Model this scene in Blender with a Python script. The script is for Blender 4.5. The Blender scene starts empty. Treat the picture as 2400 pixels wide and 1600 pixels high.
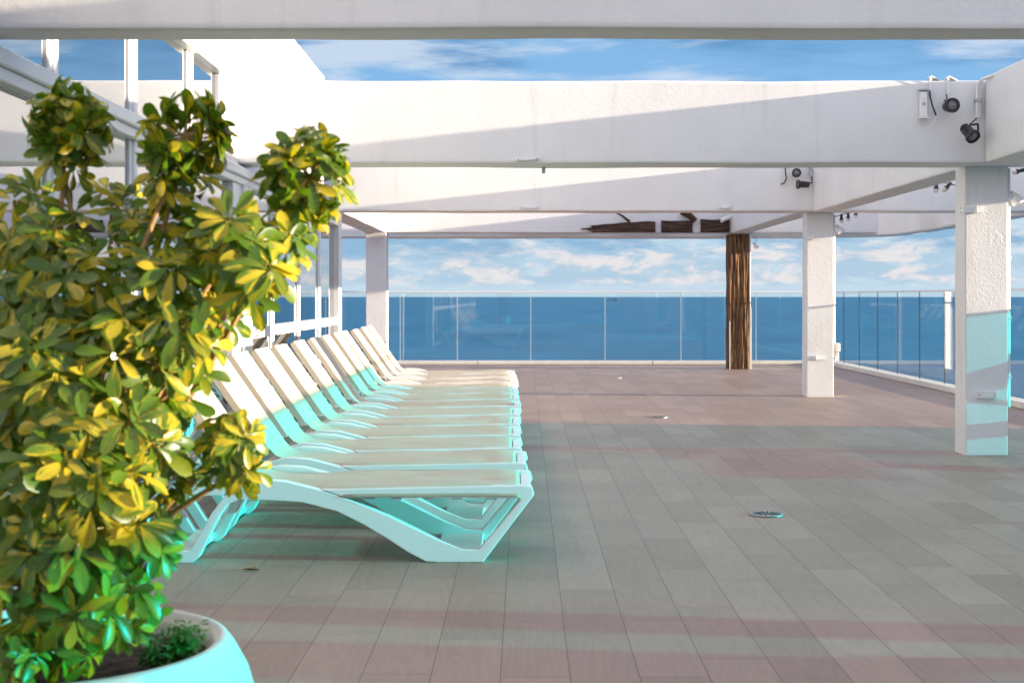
import bpy, bmesh, math, random
from mathutils import Vector, Matrix, noise

random.seed(11)
R = math.radians
scene = bpy.context.scene
col = scene.collection

# ------------------------------------------------------------------ camera
cam_data = bpy.data.cameras.new("Camera")
cam = bpy.data.objects.new("Camera", cam_data)
col.objects.link(cam)
cam.location = (0, 0, 1.40)
cam.rotation_euler = (R(90), 0, 0)
cam_data.sensor_width = 36
cam_data.lens = 50
cam_data.shift_x = -0.0125
cam_data.shift_y = -0.0437
cam_data.clip_start = 0.1
cam_data.clip_end = 200000
cam_data.dof.use_dof = True
cam_data.dof.focus_distance = 11.0
cam_data.dof.aperture_fstop = 7.5
scene.camera = cam

# ------------------------------------------------------------------ sun, sky, exposure
SUN_EL, SUN_AZ = R(6.1), R(7.0)       # light comes from +X and a little from behind the camera
sun_dir = Vector((math.cos(SUN_AZ) * math.cos(SUN_EL), -math.sin(SUN_AZ) * math.cos(SUN_EL), math.sin(SUN_EL)))
sun_data = bpy.data.lights.new("Sun", 'SUN')
sun_data.energy = 5.0
sun_data.angle = R(0.5)
sun_data.color = (1.0, 0.83, 0.63)
sun = bpy.data.objects.new("Sun", sun_data)
col.objects.link(sun)
sun.location = (40, -8, 12)
sun.rotation_euler = (-sun_dir).to_track_quat('-Z', 'Y').to_euler()

world = bpy.data.worlds.new("World")
scene.world = world
world.use_nodes = True


def N(nt, kind, **kw):
    n = nt.nodes.new(kind)
    for k, v in kw.items():
        if k == 'ins':
            for i, x in v.items():
                n.inputs[i].default_value = x
        else:
            setattr(n, k, v)
    return n


def ramp(nt, pts, interp='LINEAR'):
    n = nt.nodes.new('ShaderNodeValToRGB')
    e = n.color_ramp.elements
    n.color_ramp.interpolation = interp
    while len(e) < len(pts):
        e.new(0.5)
    for i, (p, c) in enumerate(pts):
        e[i].position = p
        e[i].color = (*c, 1) if len(c) == 3 else c
    return n


def build_world():
    nt = world.node_tree
    nt.nodes.clear()
    L = nt.links.new
    out = N(nt, 'ShaderNodeOutputWorld')
    sky = N(nt, 'ShaderNodeTexSky', sky_type='NISHITA', sun_disc=False, sun_elevation=SUN_EL,
            sun_rotation=R(90) + SUN_AZ, altitude=30, air_density=1.0, dust_density=0.6, ozone_density=2.0)
    bg = N(nt, 'ShaderNodeBackground', ins={'Strength': 0.08})
    L(sky.outputs[0], bg.inputs['Color'])
    tc = N(nt, 'ShaderNodeTexCoord')
    sep = N(nt, 'ShaderNodeSeparateXYZ')
    L(tc.outputs['Generated'], sep.inputs[0])

    def mrange(src, a, b, c=0.0, d=1.0):
        m = N(nt, 'ShaderNodeMapRange', interpolation_type='SMOOTHSTEP', ins={1: a, 2: b, 3: c, 4: d})
        L(src, m.inputs[0])
        return m.outputs[0]

    def mul(a, b, op='MULTIPLY'):
        m = N(nt, 'ShaderNodeMath', operation=op, use_clamp=op == 'ADD')
        for i, s in enumerate((a, b)):
            if isinstance(s, (int, float)):
                m.inputs[i].default_value = s
            else:
                L(s, m.inputs[i])
        return m.outputs[0]

    def fbm(scale, loc, sz, detail=6, rough=0.55, dist=0.2):
        mp = N(nt, 'ShaderNodeMapping', ins={'Location': loc, 'Scale': (scale, scale, scale * sz)})
        L(tc.outputs['Generated'], mp.inputs[0])
        n = N(nt, 'ShaderNodeTexNoise', ins={'Scale': 1.0, 'Detail': detail, 'Roughness': rough, 'Distortion': dist})
        L(mp.outputs[0], n.inputs['Vector'])
        return n.outputs['Fac']

    z = sep.outputs['Z']

    def layer(prev, mask, colour, strength=1.0):
        b = N(nt, 'ShaderNodeBackground', ins={'Strength': strength})
        if isinstance(colour, tuple):
            b.inputs['Color'].default_value = (*colour, 1)
        else:
            L(colour, b.inputs['Color'])
        mx = N(nt, 'ShaderNodeMixShader')
        L(mask, mx.inputs[0])
        L(prev, mx.inputs[1])
        L(b.outputs[0], mx.inputs[2])
        return mx.outputs[0]

    cur = bg.outputs[0]
    # broad thin overcast high up: the soft, nearly neutral light of the shaded side of everything
    hi = mul(mrange(z, 0.16, 0.45), mrange(fbm(1.6, (3, 1, 0), 1.6, 5), 0.30, 0.62, 0.45, 1.0))
    cur = layer(cur, hi, WCOL['overcast'])
    # clear air low over the sea
    lowair = mrange(z, 0.42, 0.22)
    g = ramp(nt, [(0.0, WCOL['air0']), (0.12, WCOL['air1']), (0.35, WCOL['air2']), (0.60, WCOL['air3']), (1.0, WCOL['air4'])])
    L(mrange(z, 0.0, 0.3), g.inputs[0])
    gl = N(nt, 'ShaderNodeMapRange', ins={1: 0.0, 2: 0.25, 3: 0.0, 4: 1.0})
    L(z, gl.inputs[0])
    L(gl.outputs[0], g.inputs[0])
    cur = layer(cur, lowair, g.outputs[0])
    # unseen bright cloud added behind the camera to light the faces turned towards it
    back = mul(mul(mrange(sep.outputs['Y'], 0.05, -0.45), mrange(z, -0.02, 0.03)), mrange(fbm(2.2, (5, 3, 1), 3.0, 5), 0.28, 0.5, 0.55, 1.0))
    cur = layer(cur, back, WCOL['behind'])
    # a long blue-grey bank, 7 to 12 degrees up
    bank = mul(mul(mrange(z, 0.105, 0.150), mrange(z, 0.30, 0.20)), mrange(fbm(3.4, (0.4, 0.2, 0.3), 6.0, 6, 0.52), 0.42, 0.56))
    cur = layer(cur, bank, WCOL['bank'])
    wisps = mul(mul(mrange(z, 0.10, 0.13), mrange(z, 0.27, 0.18)), mrange(fbm(5.0, (7.3, 2.2, 1.1), 6.5, 7, 0.58), 0.50, 0.66, 0.0, 0.9))
    cur = layer(cur, wisps, WCOL['white'])
    # cumulus rows close to the horizon, blue undersides and bright heads
    cum = fbm(17.0, (1.7, 0.3, 0.9), 3.2, 9, 0.60, 0.3)
    cm = mul(mul(mrange(z, 0.004, 0.012), mrange(z, 0.058, 0.030)), mrange(cum, 0.33, 0.50, 0.0, 0.92))
    head = mrange(fbm(34.0, (4.7, 0.3, 0.35), 2.8, 9, 0.60, 0.4), 0.44, 0.62)
    cc = N(nt, 'ShaderNodeMix', data_type='RGBA')
    L(head, cc.inputs[0])
    cc.inputs[6].default_value = (*WCOL['cumlow'], 1)
    cc.inputs[7].default_value = (*WCOL['cumhead'], 1)
    cur = layer(cur, cm, cc.outputs[2])
    bb = mul(mul(mrange(z, 0.022, 0.032), mrange(z, 0.085, 0.045)), mrange(fbm(7.0, (2.9, 5.3, 0.1), 4.0, 8, 0.58), 0.47, 0.56, 0.0, 0.9))
    cur = layer(cur, bb, WCOL['bank2'])
    L(cur, out.inputs['Surface'])


K = 0.323   # the picture is exposed 1.63 stops up
def kc(r, g, b):
    f = lambda v: ((v / 255 + 0.055) / 1.055) ** 2.4 if v > 10 else v / 255 / 12.92
    return (f(r) * K, f(g) * K, f(b) * K)
WCOL = dict(overcast=(0.265, 0.285, 0.36), behind=(0.35, 0.365, 0.445), air0=kc(196, 220, 236), air1=kc(203, 228, 242), air2=kc(160, 205, 240),
            air3=kc(136, 188, 234), air4=kc(120, 175, 226), bank=kc(104, 157, 206), white=kc(205, 222, 242),
            cumlow=kc(178, 206, 227), cumhead=kc(238, 232, 232), bank2=kc(140, 183, 217))
build_world()

scene.view_settings.view_transform = 'Standard'
scene.view_settings.look = 'None'
scene.view_settings.exposure = 1.63
scene.view_settings.gamma = 1.0
scene.view_settings.use_curve_mapping = False
scene.cycles.transparent_max_bounces = 24
scene.cycles.max_bounces = 8
scene.cycles.use_denoising = True
scene.cycles.caustics_reflective = False
scene.cycles.caustics_refractive = False

# ------------------------------------------------------------------ materials
MAT = {}


def new_mat(name):
    m = bpy.data.materials.new(name)
    m.use_nodes = True
    nt = m.node_tree
    nt.nodes.clear()
    out = N(nt, 'ShaderNodeOutputMaterial')
    MAT[name] = m
    return m, nt, nt.links.new, out


def simple(name, color, rough=0.5, metal=0.0, var=0.08, bump=0.0, bscale=60.0, nscale=6.0, spec=0.5):
    m, nt, L, out = new_mat(name)
    p = N(nt, 'ShaderNodeBsdfPrincipled', ins={'Roughness': rough, 'Metallic': metal, 'Specular IOR Level': spec})
    tc = N(nt, 'ShaderNodeTexCoord')
    no = N(nt, 'ShaderNodeTexNoise', ins={'Scale': nscale, 'Detail': 5})
    L(tc.outputs['Object'], no.inputs['Vector'])
    a = tuple(c * (1 - var) for c in color)
    b = tuple(min(1, c * (1 + var)) for c in color)
    r = ramp(nt, [(0.3, a), (0.7, b)])
    L(no.outputs['Fac'], r.inputs[0])
    L(r.outputs[0], p.inputs['Base Color'])
    if bump:
        n2 = N(nt, 'ShaderNodeTexNoise', ins={'Scale': bscale, 'Detail': 4})
        L(tc.outputs['Object'], n2.inputs['Vector'])
        bp = N(nt, 'ShaderNodeBump', ins={'Strength': bump, 'Distance': 0.01})
        L(n2.outputs['Fac'], bp.inputs['Height'])
        L(bp.outputs[0], p.inputs['Normal'])
    L(p.outputs[0], out.inputs[0])
    return m


def plaster(name, base, strength, grain):
    m, nt, L, out = new_mat(name)
    p = N(nt, 'ShaderNodeBsdfPrincipled', ins={'Roughness': 0.62, 'Specular IOR Level': 0.3})
    geo = N(nt, 'ShaderNodeNewGeometry')
    n1 = N(nt, 'ShaderNodeTexNoise', ins={'Scale': 1.3, 'Detail': 6, 'Roughness': 0.6})
    n2 = N(nt, 'ShaderNodeTexNoise', ins={'Scale': grain, 'Detail': 5, 'Roughness': 0.6})
    n3 = N(nt, 'ShaderNodeTexNoise', ins={'Scale': 5.0, 'Detail': 4, 'Roughness': 0.6, 'Distortion': 0.6})
    for n in (n1, n2, n3):
        L(geo.outputs['Position'], n.inputs['Vector'])
    r = ramp(nt, [(0.30, tuple(c * 0.93 for c in base)), (0.55, base), (0.8, tuple(min(0.86, c * 1.03) for c in base))])
    L(n1.outputs['Fac'], r.inputs[0])
    # small chips and nail marks
    vo = N(nt, 'ShaderNodeTexVoronoi', ins={'Scale': 2.7})
    L(geo.outputs['Position'], vo.inputs['Vector'])
    spot = N(nt, 'ShaderNodeMapRange', ins={1: 0.012, 2: 0.03, 3: 0.62, 4: 1.0})
    L(vo.outputs['Distance'], spot.inputs[0])
    dm = N(nt, 'ShaderNodeMapping', ins={'Scale': (7.0, 7.0, 0.7)})
    L(geo.outputs['Position'], dm.inputs[0])
    dn = N(nt, 'ShaderNodeTexNoise', ins={'Scale': 1.0, 'Detail': 6, 'Roughness': 0.6})
    L(dm.outputs[0], dn.inputs['Vector'])
    dr = N(nt, 'ShaderNodeMapRange', ins={1: 0.58, 2: 0.76, 3: 1.0, 4: 0.88})
    L(dn.outputs['Fac'], dr.inputs[0])
    dd = N(nt, 'ShaderNodeMath', operation='MULTIPLY')
    L(dr.outputs[0], dd.inputs[0])
    L(spot.outputs[0], dd.inputs[1])
    mx = N(nt, 'ShaderNodeMix', data_type='RGBA', blend_type='MULTIPLY', ins={0: 1.0})
    L(r.outputs[0], mx.inputs[6])
    L(dd.outputs[0], mx.inputs[7])
    L(mx.outputs[2], p.inputs['Base Color'])
    # peeling paint: hairline cracks
    wob = N(nt, 'ShaderNodeMix', data_type='RGBA', ins={0: 0.25})
    L(geo.outputs['Position'], wob.inputs[6])
    L(n3.outputs['Color'], wob.inputs[7])
    vc = N(nt, 'ShaderNodeTexVoronoi', feature='DISTANCE_TO_EDGE', ins={'Scale': 1.1})
    L(wob.outputs[2], vc.inputs['Vector'])
    ck = N(nt, 'ShaderNodeMapRange', ins={1: 0.0, 2: 0.008, 3: 1.0, 4: 0.0})
    L(vc.outputs['Distance'], ck.inputs[0])
    gate = N(nt, 'ShaderNodeMapRange', ins={1: 0.50, 2: 0.60, 3: 0.0, 4: -0.9})
    L(n1.outputs['Fac'], gate.inputs[0])
    ckg = N(nt, 'ShaderNodeMath', operation='MULTIPLY')
    L(ck.outputs[0], ckg.inputs[0])
    L(gate.outputs[0], ckg.inputs[1])
    add = N(nt, 'ShaderNodeMath', operation='MULTIPLY_ADD', ins={1: 0.7})
    L(n3.outputs['Fac'], add.inputs[0])
    L(n2.outputs['Fac'], add.inputs[2])
    add2 = N(nt, 'ShaderNodeMath', operation='ADD')
    L(add.outputs[0], add2.inputs[0])
    L(ckg.outputs[0], add2.inputs[1])
    bp = N(nt, 'ShaderNodeBump', ins={'Strength': strength, 'Distance': 0.012})
    L(add2.outputs[0], bp.inputs['Height'])
    L(bp.outputs[0], p.inputs['Normal'])
    L(p.outputs[0], out.inputs[0])
    return m


plaster('plaster', (0.755, 0.745, 0.74), 0.15, 30.0)
plaster('plaster_coarse', (0.755, 0.745, 0.74), 0.28, 48.0)
simple('white_metal', (0.80, 0.80, 0.80), 0.32, var=0.03)
simple('white_paint', (0.78, 0.77, 0.75), 0.45, var=0.04)
simple('resin', (0.84, 0.835, 0.83), 0.34, var=0.03, nscale=3)
simple('black_metal', (0.018, 0.019, 0.02), 0.38, var=0.2)
simple('dark_plastic', (0.02, 0.02, 0.02), 0.5, var=0.2)
simple('lens_glass', (0.16, 0.165, 0.16), 0.25, var=0.35, nscale=60)
simple('grey_metal', (0.42, 0.43, 0.44), 0.4, metal=0.6, var=0.1)
simple('steel', (0.40, 0.41, 0.41), 0.42, metal=0.9, var=0.1, nscale=30)
simple('drain_dark', (0.03, 0.03, 0.03), 0.7)
simple('bulb_white', (0.75, 0.66, 0.62), 0.25, var=0.03)
simple('curb_paint', (0.74, 0.70, 0.64), 0.55, var=0.06, bump=0.15, bscale=40)
simple('soil', (0.045, 0.026, 0.018), 0.95, var=0.6, bump=0.9, bscale=90, nscale=45)
simple('pot_resin', (0.62, 0.62, 0.615), 0.35, var=0.03, nscale=2)
simple('bark', (0.33, 0.20, 0.075), 0.7, var=0.3, bump=0.4, bscale=70, nscale=25)
simple('interior', (0.46, 0.45, 0.43), 0.7, var=0.08)
simple('dry_leaf', (0.30, 0.17, 0.07), 0.8, var=0.3, nscale=80)
simple('ship_hull', (0.10, 0.11, 0.13), 0.6, var=0.1)
simple('ship_white', (0.5, 0.5, 0.5), 0.6, var=0.1)


def fabric():
    m, nt, L, out = new_mat('sling_fabric')
    p = N(nt, 'ShaderNodeBsdfPrincipled', ins={'Roughness': 0.7, 'Specular IOR Level': 0.2})
    tc = N(nt, 'ShaderNodeTexCoord')
    no = N(nt, 'ShaderNodeTexNoise', ins={'Scale': 3.0, 'Detail': 6})
    L(tc.outputs['Object'], no.inputs['Vector'])
    r = ramp(nt, [(0.3, (0.58, 0.505, 0.395)), (0.7, (0.65, 0.575, 0.46))])
    L(no.outputs['Fac'], r.inputs[0])
    L(r.outputs[0], p.inputs['Base Color'])
    mp = N(nt, 'ShaderNodeMapping', ins={'Scale': (1.2, 9.0, 3.0)})
    L(tc.outputs['Object'], mp.inputs[0])
    n2 = N(nt, 'ShaderNodeTexNoise', ins={'Scale': 1.0, 'Detail': 3, 'Distortion': 0.4})
    L(mp.outputs[0], n2.inputs['Vector'])
    bp = N(nt, 'ShaderNodeBump', ins={'Strength': 0.35, 'Distance': 0.03})
    L(n2.outputs['Fac'], bp.inputs['Height'])
    L(bp.outputs[0], p.inputs['Normal'])
    tr = N(nt, 'ShaderNodeBsdfTranslucent', ins={'Color': (0.5, 0.45, 0.36, 1)})
    mx = N(nt, 'ShaderNodeMixShader', ins={0: 0.10})
    L(p.outputs[0], mx.inputs[1])
    L(tr.outputs[0], mx.inputs[2])
    L(mx.outputs[0], out.inputs[0])


fabric()


def pane_glass(name, tint, refl0=0.04, rtint=(1, 1, 1), k=1.0):
    """flat pane: coloured straight-through light plus a Schlick mirror on each face"""
    m, nt, L, out = new_mat(name)
    t = N(nt, 'ShaderNodeBsdfTransparent', ins={'Color': (*tint, 1)})
    g = N(nt, 'ShaderNodeBsdfGlossy', ins={'Color': (*rtint, 1), 'Roughness': 0.0})
    lw = N(nt, 'ShaderNodeLayerWeight', ins={'Blend': 0.5})
    pw = N(nt, 'ShaderNodeMath', operation='POWER', ins={1: 5.0})
    L(lw.outputs['Facing'], pw.inputs[0])
    ma = N(nt, 'ShaderNodeMath', operation='MULTIPLY_ADD', use_clamp=True, ins={1: (1 - refl0) * k, 2: refl0})
    L(pw.outputs[0], ma.inputs[0])
    mx = N(nt, 'ShaderNodeMixShader')
    L(ma.outputs[0], mx.inputs[0])
    L(t.outputs[0], mx.inputs[1])
    L(g.outputs[0], mx.inputs[2])
    L(mx.outputs[0], out.inputs[0])
    return m


pane_glass('clear_glass', (0.95, 0.975, 0.975), 0.035, k=0.9)
pane_glass('turquoise_glass', (0.02, 0.76, 0.84), 0.04)
pane_glass('facade_glass', (0.30, 0.34, 0.36), 0.66, (0.90, 0.93, 0.95), k=0.9)
simple('glass_edge', (0.62, 0.68, 0.66), 0.3, var=0.02)
simple('glass_edge_dark', (0.05, 0.09, 0.09), 0.3, var=0.02)


def tiles():
    m, nt, L, out = new_mat('wood_look_tile')
    p = N(nt, 'ShaderNodeBsdfPrincipled', ins={'Specular IOR Level': 0.22})
    geo = N(nt, 'ShaderNodeNewGeometry')
    sep = N(nt, 'ShaderNodeSeparateXYZ')
    L(geo.outputs['Position'], sep.inputs[0])
    W, LEN = 0.257, 0.905
    ax = N(nt, 'ShaderNodeMath', operation='ADD', ins={1: 100 * W - 0.167})
    L(sep.outputs['X'], ax.inputs[0])
    ay = N(nt, 'ShaderNodeMath', operation='ADD', ins={1: 100 * LEN + 0.12})
    L(sep.outputs['Y'], ay.inputs[0])
    row = N(nt, 'ShaderNodeMath', operation='DIVIDE', ins={1: W})
    L(ax.outputs[0], row.inputs[0])
    rfl = N(nt, 'ShaderNodeMath', operation='FLOOR')
    L(row.outputs[0], rfl.inputs[0])
    wn = N(nt, 'ShaderNodeTexWhiteNoise', noise_dimensions='1D')
    L(rfl.outputs[0], wn.inputs['W'])
    # brick texture: x runs along the plank (Y of the world), y across; every row gets its own offset
    off = N(nt, 'ShaderNodeMath', operation='MULTIPLY_ADD', ins={1: LEN})
    L(wn.outputs['Value'], off.inputs[0])
    L(ay.outputs[0], off.inputs[2])
    cmb = N(nt, 'ShaderNodeCombineXYZ')
    L(off.outputs[0], cmb.inputs[0])
    L(ax.outputs[0], cmb.inputs[1])
    br = N(nt, 'ShaderNodeTexBrick', offset=0.0, offset_frequency=1, squash=1.0,
           ins={'Scale': 1.0, 'Mortar Size': 0.0019, 'Mortar Smooth': 0.1, 'Bias': 0.0, 'Brick Width': LEN, 'Row Height': W,
                'Color1': (0.0, 0.0, 0.0, 1), 'Color2': (1, 1, 1, 1), 'Mortar': (0.5, 0.5, 0.5, 1)})
    L(cmb.outputs[0], br.inputs['Vector'])
    # grain: stretched along the plank and shifted from plank to plank
    shift = N(nt, 'ShaderNodeMath', operation='MULTIPLY', ins={1: 37.0})
    L(br.outputs['Color'], shift.inputs[0])
    gx = N(nt, 'ShaderNodeMath', operation='MULTIPLY', ins={1: 9.0})
    L(sep.outputs['X'], gx.inputs[0])
    gy = N(nt, 'ShaderNodeMath', operation='MULTIPLY', ins={1: 0.9})
    L(sep.outputs['Y'], gy.inputs[0])
    gv = N(nt, 'ShaderNodeCombineXYZ')
    L(gx.outputs[0], gv.inputs[0])
    L(gy.outputs[0], gv.inputs[1])
    L(shift.outputs[0], gv.inputs[2])
    gn = N(nt, 'ShaderNodeTexNoise', ins={'Scale': 0.55, 'Detail': 2, 'Roughness': 0.5})
    L(gv.outputs[0], gn.inputs['Vector'])
    rings = N(nt, 'ShaderNodeMath', operation='MULTIPLY', ins={1: 95.0})
    L(gn.outputs['Fac'], rings.inputs[0])
    sn = N(nt, 'ShaderNodeMath', operation='SINE')
    L(rings.outputs[0], sn.inputs[0])
    fine = N(nt, 'ShaderNodeTexNoise', ins={'Scale': 6.0, 'Detail': 5, 'Roughness': 0.65})
    L(gv.outputs[0], fine.inputs['Vector'])
    cast = N(nt, 'ShaderNodeTexNoise', ins={'Scale': 0.7, 'Detail': 5, 'Roughness': 0.6})
    L(geo.outputs['Position'], cast.inputs['Vector'])
    base = ramp(nt, [(0.0, (0.308, 0.222, 0.177)), (0.5, (0.340, 0.246, 0.197)), (1.0, (0.372, 0.272, 0.220))])
    L(br.outputs['Color'], base.inputs[0])
    def shade(prev, src, a, b, lo, hi):
        mr = N(nt, 'ShaderNodeMapRange', ins={1: a, 2: b, 3: lo, 4: hi})
        L(src, mr.inputs[0])
        mx = N(nt, 'ShaderNodeMix', data_type='RGBA', blend_type='MULTIPLY', ins={0: 1.0})
        L(prev, mx.inputs[6])
        L(mr.outputs[0], mx.inputs[7])
        return mx.outputs[2]
    c = shade(base.outputs[0], sn.outputs[0], -1, 1, 0.955, 1.025)
    c = shade(c, fine.outputs['Fac'], 0.3, 0.7, 0.92, 1.07)
    c = shade(c, cast.outputs['Fac'], 0.3, 0.7, 0.93, 1.06)
    big = N(nt, 'ShaderNodeTexNoise', ins={'Scale': 0.23, 'Detail': 7, 'Roughness': 0.65, 'Distortion': 0.8})
    L(geo.outputs['Position'], big.inputs['Vector'])
    c = shade(c, big.outputs['Fac'], 0.35, 0.65, 0.92, 1.06)
    spl = N(nt, 'ShaderNodeTexNoise', ins={'Scale': 2.6, 'Detail': 8, 'Roughness': 0.75})
    L(geo.outputs['Position'], spl.inputs['Vector'])
    c = shade(c, spl.outputs['Fac'], 0.62, 0.72, 1.0, 0.90)
    mx = N(nt, 'ShaderNodeMix', data_type='RGBA')
    L(br.outputs['Fac'], mx.inputs[0])
    L(c, mx.inputs[6])
    mx.inputs[7].default_value = (0.135, 0.096, 0.076, 1)
    L(mx.outputs[2], p.inputs['Base Color'])
    rr = N(nt, 'ShaderNodeMapRange', ins={1: 0.3, 2: 0.7, 3: 0.42, 4: 0.58})
    L(fine.outputs['Fac'], rr.inputs[0])
    L(rr.outputs[0], p.inputs['Roughness'])
    h = N(nt, 'ShaderNodeMath', operation='MULTIPLY_ADD', ins={1: -1.0, 2: 1.0})
    L(br.outputs['Fac'], h.inputs[0])
    h2 = N(nt, 'ShaderNodeMath', operation='MULTIPLY_ADD', ins={1: 0.12})
    L(fine.outputs['Fac'], h2.inputs[0])
    L(h.outputs[0], h2.inputs[2])
    bp = N(nt, 'ShaderNodeBump', ins={'Strength': 0.35, 'Distance': 0.003})
    L(h2.outputs[0], bp.inputs['Height'])
    L(bp.outputs[0], p.inputs['Normal'])
    L(p.outputs[0], out.inputs[0])


tiles()


def sea_mat():
    m, nt, L, out = new_mat('sea_water')
    p = N(nt, 'ShaderNodeBsdfPrincipled', ins={'Roughness': 0.35, 'Specular IOR Level': 0.10, 'IOR': 1.33})
    geo = N(nt, 'ShaderNodeNewGeometry')
    mp = N(nt, 'ShaderNodeMapping', ins={'Scale': (0.012, 0.006, 0.01)})
    L(geo.outputs['Position'], mp.inputs[0])
    n1 = N(nt, 'ShaderNodeTexNoise', ins={'Scale': 1.0, 'Detail': 9, 'Roughness': 0.72})
    L(mp.outputs[0], n1.inputs['Vector'])
    r = ramp(nt, [(0.34, (0.003, 0.098, 0.200)), (0.50, (0.007, 0.132, 0.252)), (0.68, (0.018, 0.172, 0.310))])
    L(n1.outputs['Fac'], r.inputs[0])
    L(r.outputs[0], p.inputs['Base Color'])
    n2 = N(nt, 'ShaderNodeTexNoise', ins={'Scale': 0.25, 'Detail': 8, 'Roughness': 0.7})
    L(geo.outputs['Position'], n2.inputs['Vector'])
    bp = N(nt, 'ShaderNodeBump', ins={'Strength': 0.6, 'Distance': 1.2})
    L(n2.outputs['Fac'], bp.inputs['Height'])
    L(bp.outputs[0], p.inputs['Normal'])
    L(p.outputs[0], out.inputs[0])


sea_mat()


def old_wood(name, c0, c1, c2):
    m, nt, L, out = new_mat(name)
    p = N(nt, 'ShaderNodeBsdfPrincipled', ins={'Roughness': 0.75, 'Specular IOR Level': 0.2})
    tc = N(nt, 'ShaderNodeTexCoord')
    at = N(nt, 'ShaderNodeAttribute', attribute_name='grain')
    mp = N(nt, 'ShaderNodeMapping', ins={'Scale': (45, 45, 3)})
    L(at.outputs['Vector'], mp.inputs[0])
    n1 = N(nt, 'ShaderNodeTexNoise', ins={'Scale': 1.0, 'Detail': 6, 'Roughness': 0.6, 'Distortion': 0.4})
    L(mp.outputs[0], n1.inputs['Vector'])
    r = ramp(nt, [(0.32, c0), (0.5, c1), (0.68, c2)])
    L(n1.outputs['Fac'], r.inputs[0])
    L(r.outputs[0], p.inputs['Base Color'])
    bp = N(nt, 'ShaderNodeBump', ins={'Strength': 0.7, 'Distance': 0.012})
    L(n1.outputs['Fac'], bp.inputs['Height'])
    L(bp.outputs[0], p.inputs['Normal'])
    L(p.outputs[0], out.inputs[0])


old_wood('weathered_wood', (0.026, 0.014, 0.009), (0.13, 0.068, 0.032), (0.33, 0.19, 0.09))
old_wood('shaded_wood', (0.022, 0.014, 0.011), (0.060, 0.034, 0.023), (0.115, 0.068, 0.045))  # darker copy of the timber, with the beam's shade put into its colour


def leaf_mat(name, green, dark, yellow, amount):
    m, nt, L, out = new_mat(name)
    at = N(nt, 'ShaderNodeAttribute', attribute_name='leafuv')
    n1 = N(nt, 'ShaderNodeTexNoise', ins={'Scale': 1.0, 'Detail': 3, 'Roughness': 0.6})
    mp = N(nt, 'ShaderNodeMapping', ins={'Scale': (0.9, 0.8, 60.0)})
    L(at.outputs['Vector'], mp.inputs[0])
    L(mp.outputs[0], n1.inputs['Vector'])
    sep = N(nt, 'ShaderNodeSeparateXYZ')
    L(at.outputs['Vector'], sep.inputs[0])
    wn = N(nt, 'ShaderNodeTexWhiteNoise', noise_dimensions='1D')
    L(sep.outputs['Z'], wn.inputs['W'])
    thr = N(nt, 'ShaderNodeMath', operation='MULTIPLY_ADD', ins={1: 0.50, 2: -0.30 + amount})
    L(wn.outputs['Value'], thr.inputs[0])
    sm = N(nt, 'ShaderNodeMath', operation='ADD')
    L(n1.outputs['Fac'], sm.inputs[0])
    L(thr.outputs[0], sm.inputs[1])
    mask = N(nt, 'ShaderNodeMapRange', interpolation_type='SMOOTHSTEP', ins={1: 0.50, 2: 0.62})
    ab = N(nt, 'ShaderNodeMath', operation='ABSOLUTE')
    L(sep.outputs['X'], ab.inputs[0])
    rim = N(nt, 'ShaderNodeMath', operation='MULTIPLY_ADD', ins={1: -0.10, 2: 0.05})
    L(ab.outputs[0], rim.inputs[0])
    sm2 = N(nt, 'ShaderNodeMath', operation='ADD')
    L(sm.outputs[0], sm2.inputs[0])
    L(rim.outputs[0], sm2.inputs[1])
    L(sm2.outputs[0], mask.inputs[0])
    gm = N(nt, 'ShaderNodeMix', data_type='RGBA')
    L(wn.outputs['Color'], gm.inputs[0])
    gm.inputs[6].default_value = (*dark, 1)
    gm.inputs[7].default_value = (*green, 1)
    mx = N(nt, 'ShaderNodeMix', data_type='RGBA')
    L(mask.outputs[0], mx.inputs[0])
    L(gm.outputs[2], mx.inputs[6])
    mx.inputs[7].default_value = (*yellow, 1)
    p = N(nt, 'ShaderNodeBsdfPrincipled', ins={'Roughness': 0.34, 'Specular IOR Level': 0.5})
    L(mx.outputs[2], p.inputs['Base Color'])
    tr = N(nt, 'ShaderNodeBsdfTranslucent')
    br = N(nt, 'ShaderNodeMix', data_type='RGBA', blend_type='MULTIPLY', ins={0: 1.0})
    L(mx.outputs[2], br.inputs[6])
    br.inputs[7].default_value = (1.25, 1.35, 0.75, 1)
    L(br.outputs[2], tr.inputs['Color'])
    ms = N(nt, 'ShaderNodeMixShader', ins={0: 0.42})
    L(p.outputs[0], ms.inputs[1])
    L(tr.outputs[0], ms.inputs[2])
    L(ms.outputs[0], out.inputs[0])


leaf_mat('shrub_leaf', (0.150, 0.255, 0.014), (0.040, 0.110, 0.011), (0.60, 0.46, 0.024), 0.005)
leaf_mat('weed_leaf', (0.09, 0.24, 0.05), (0.05, 0.14, 0.03), (0.25, 0.3, 0.06), -0.2)

# ------------------------------------------------------------------ mesh helpers


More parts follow.
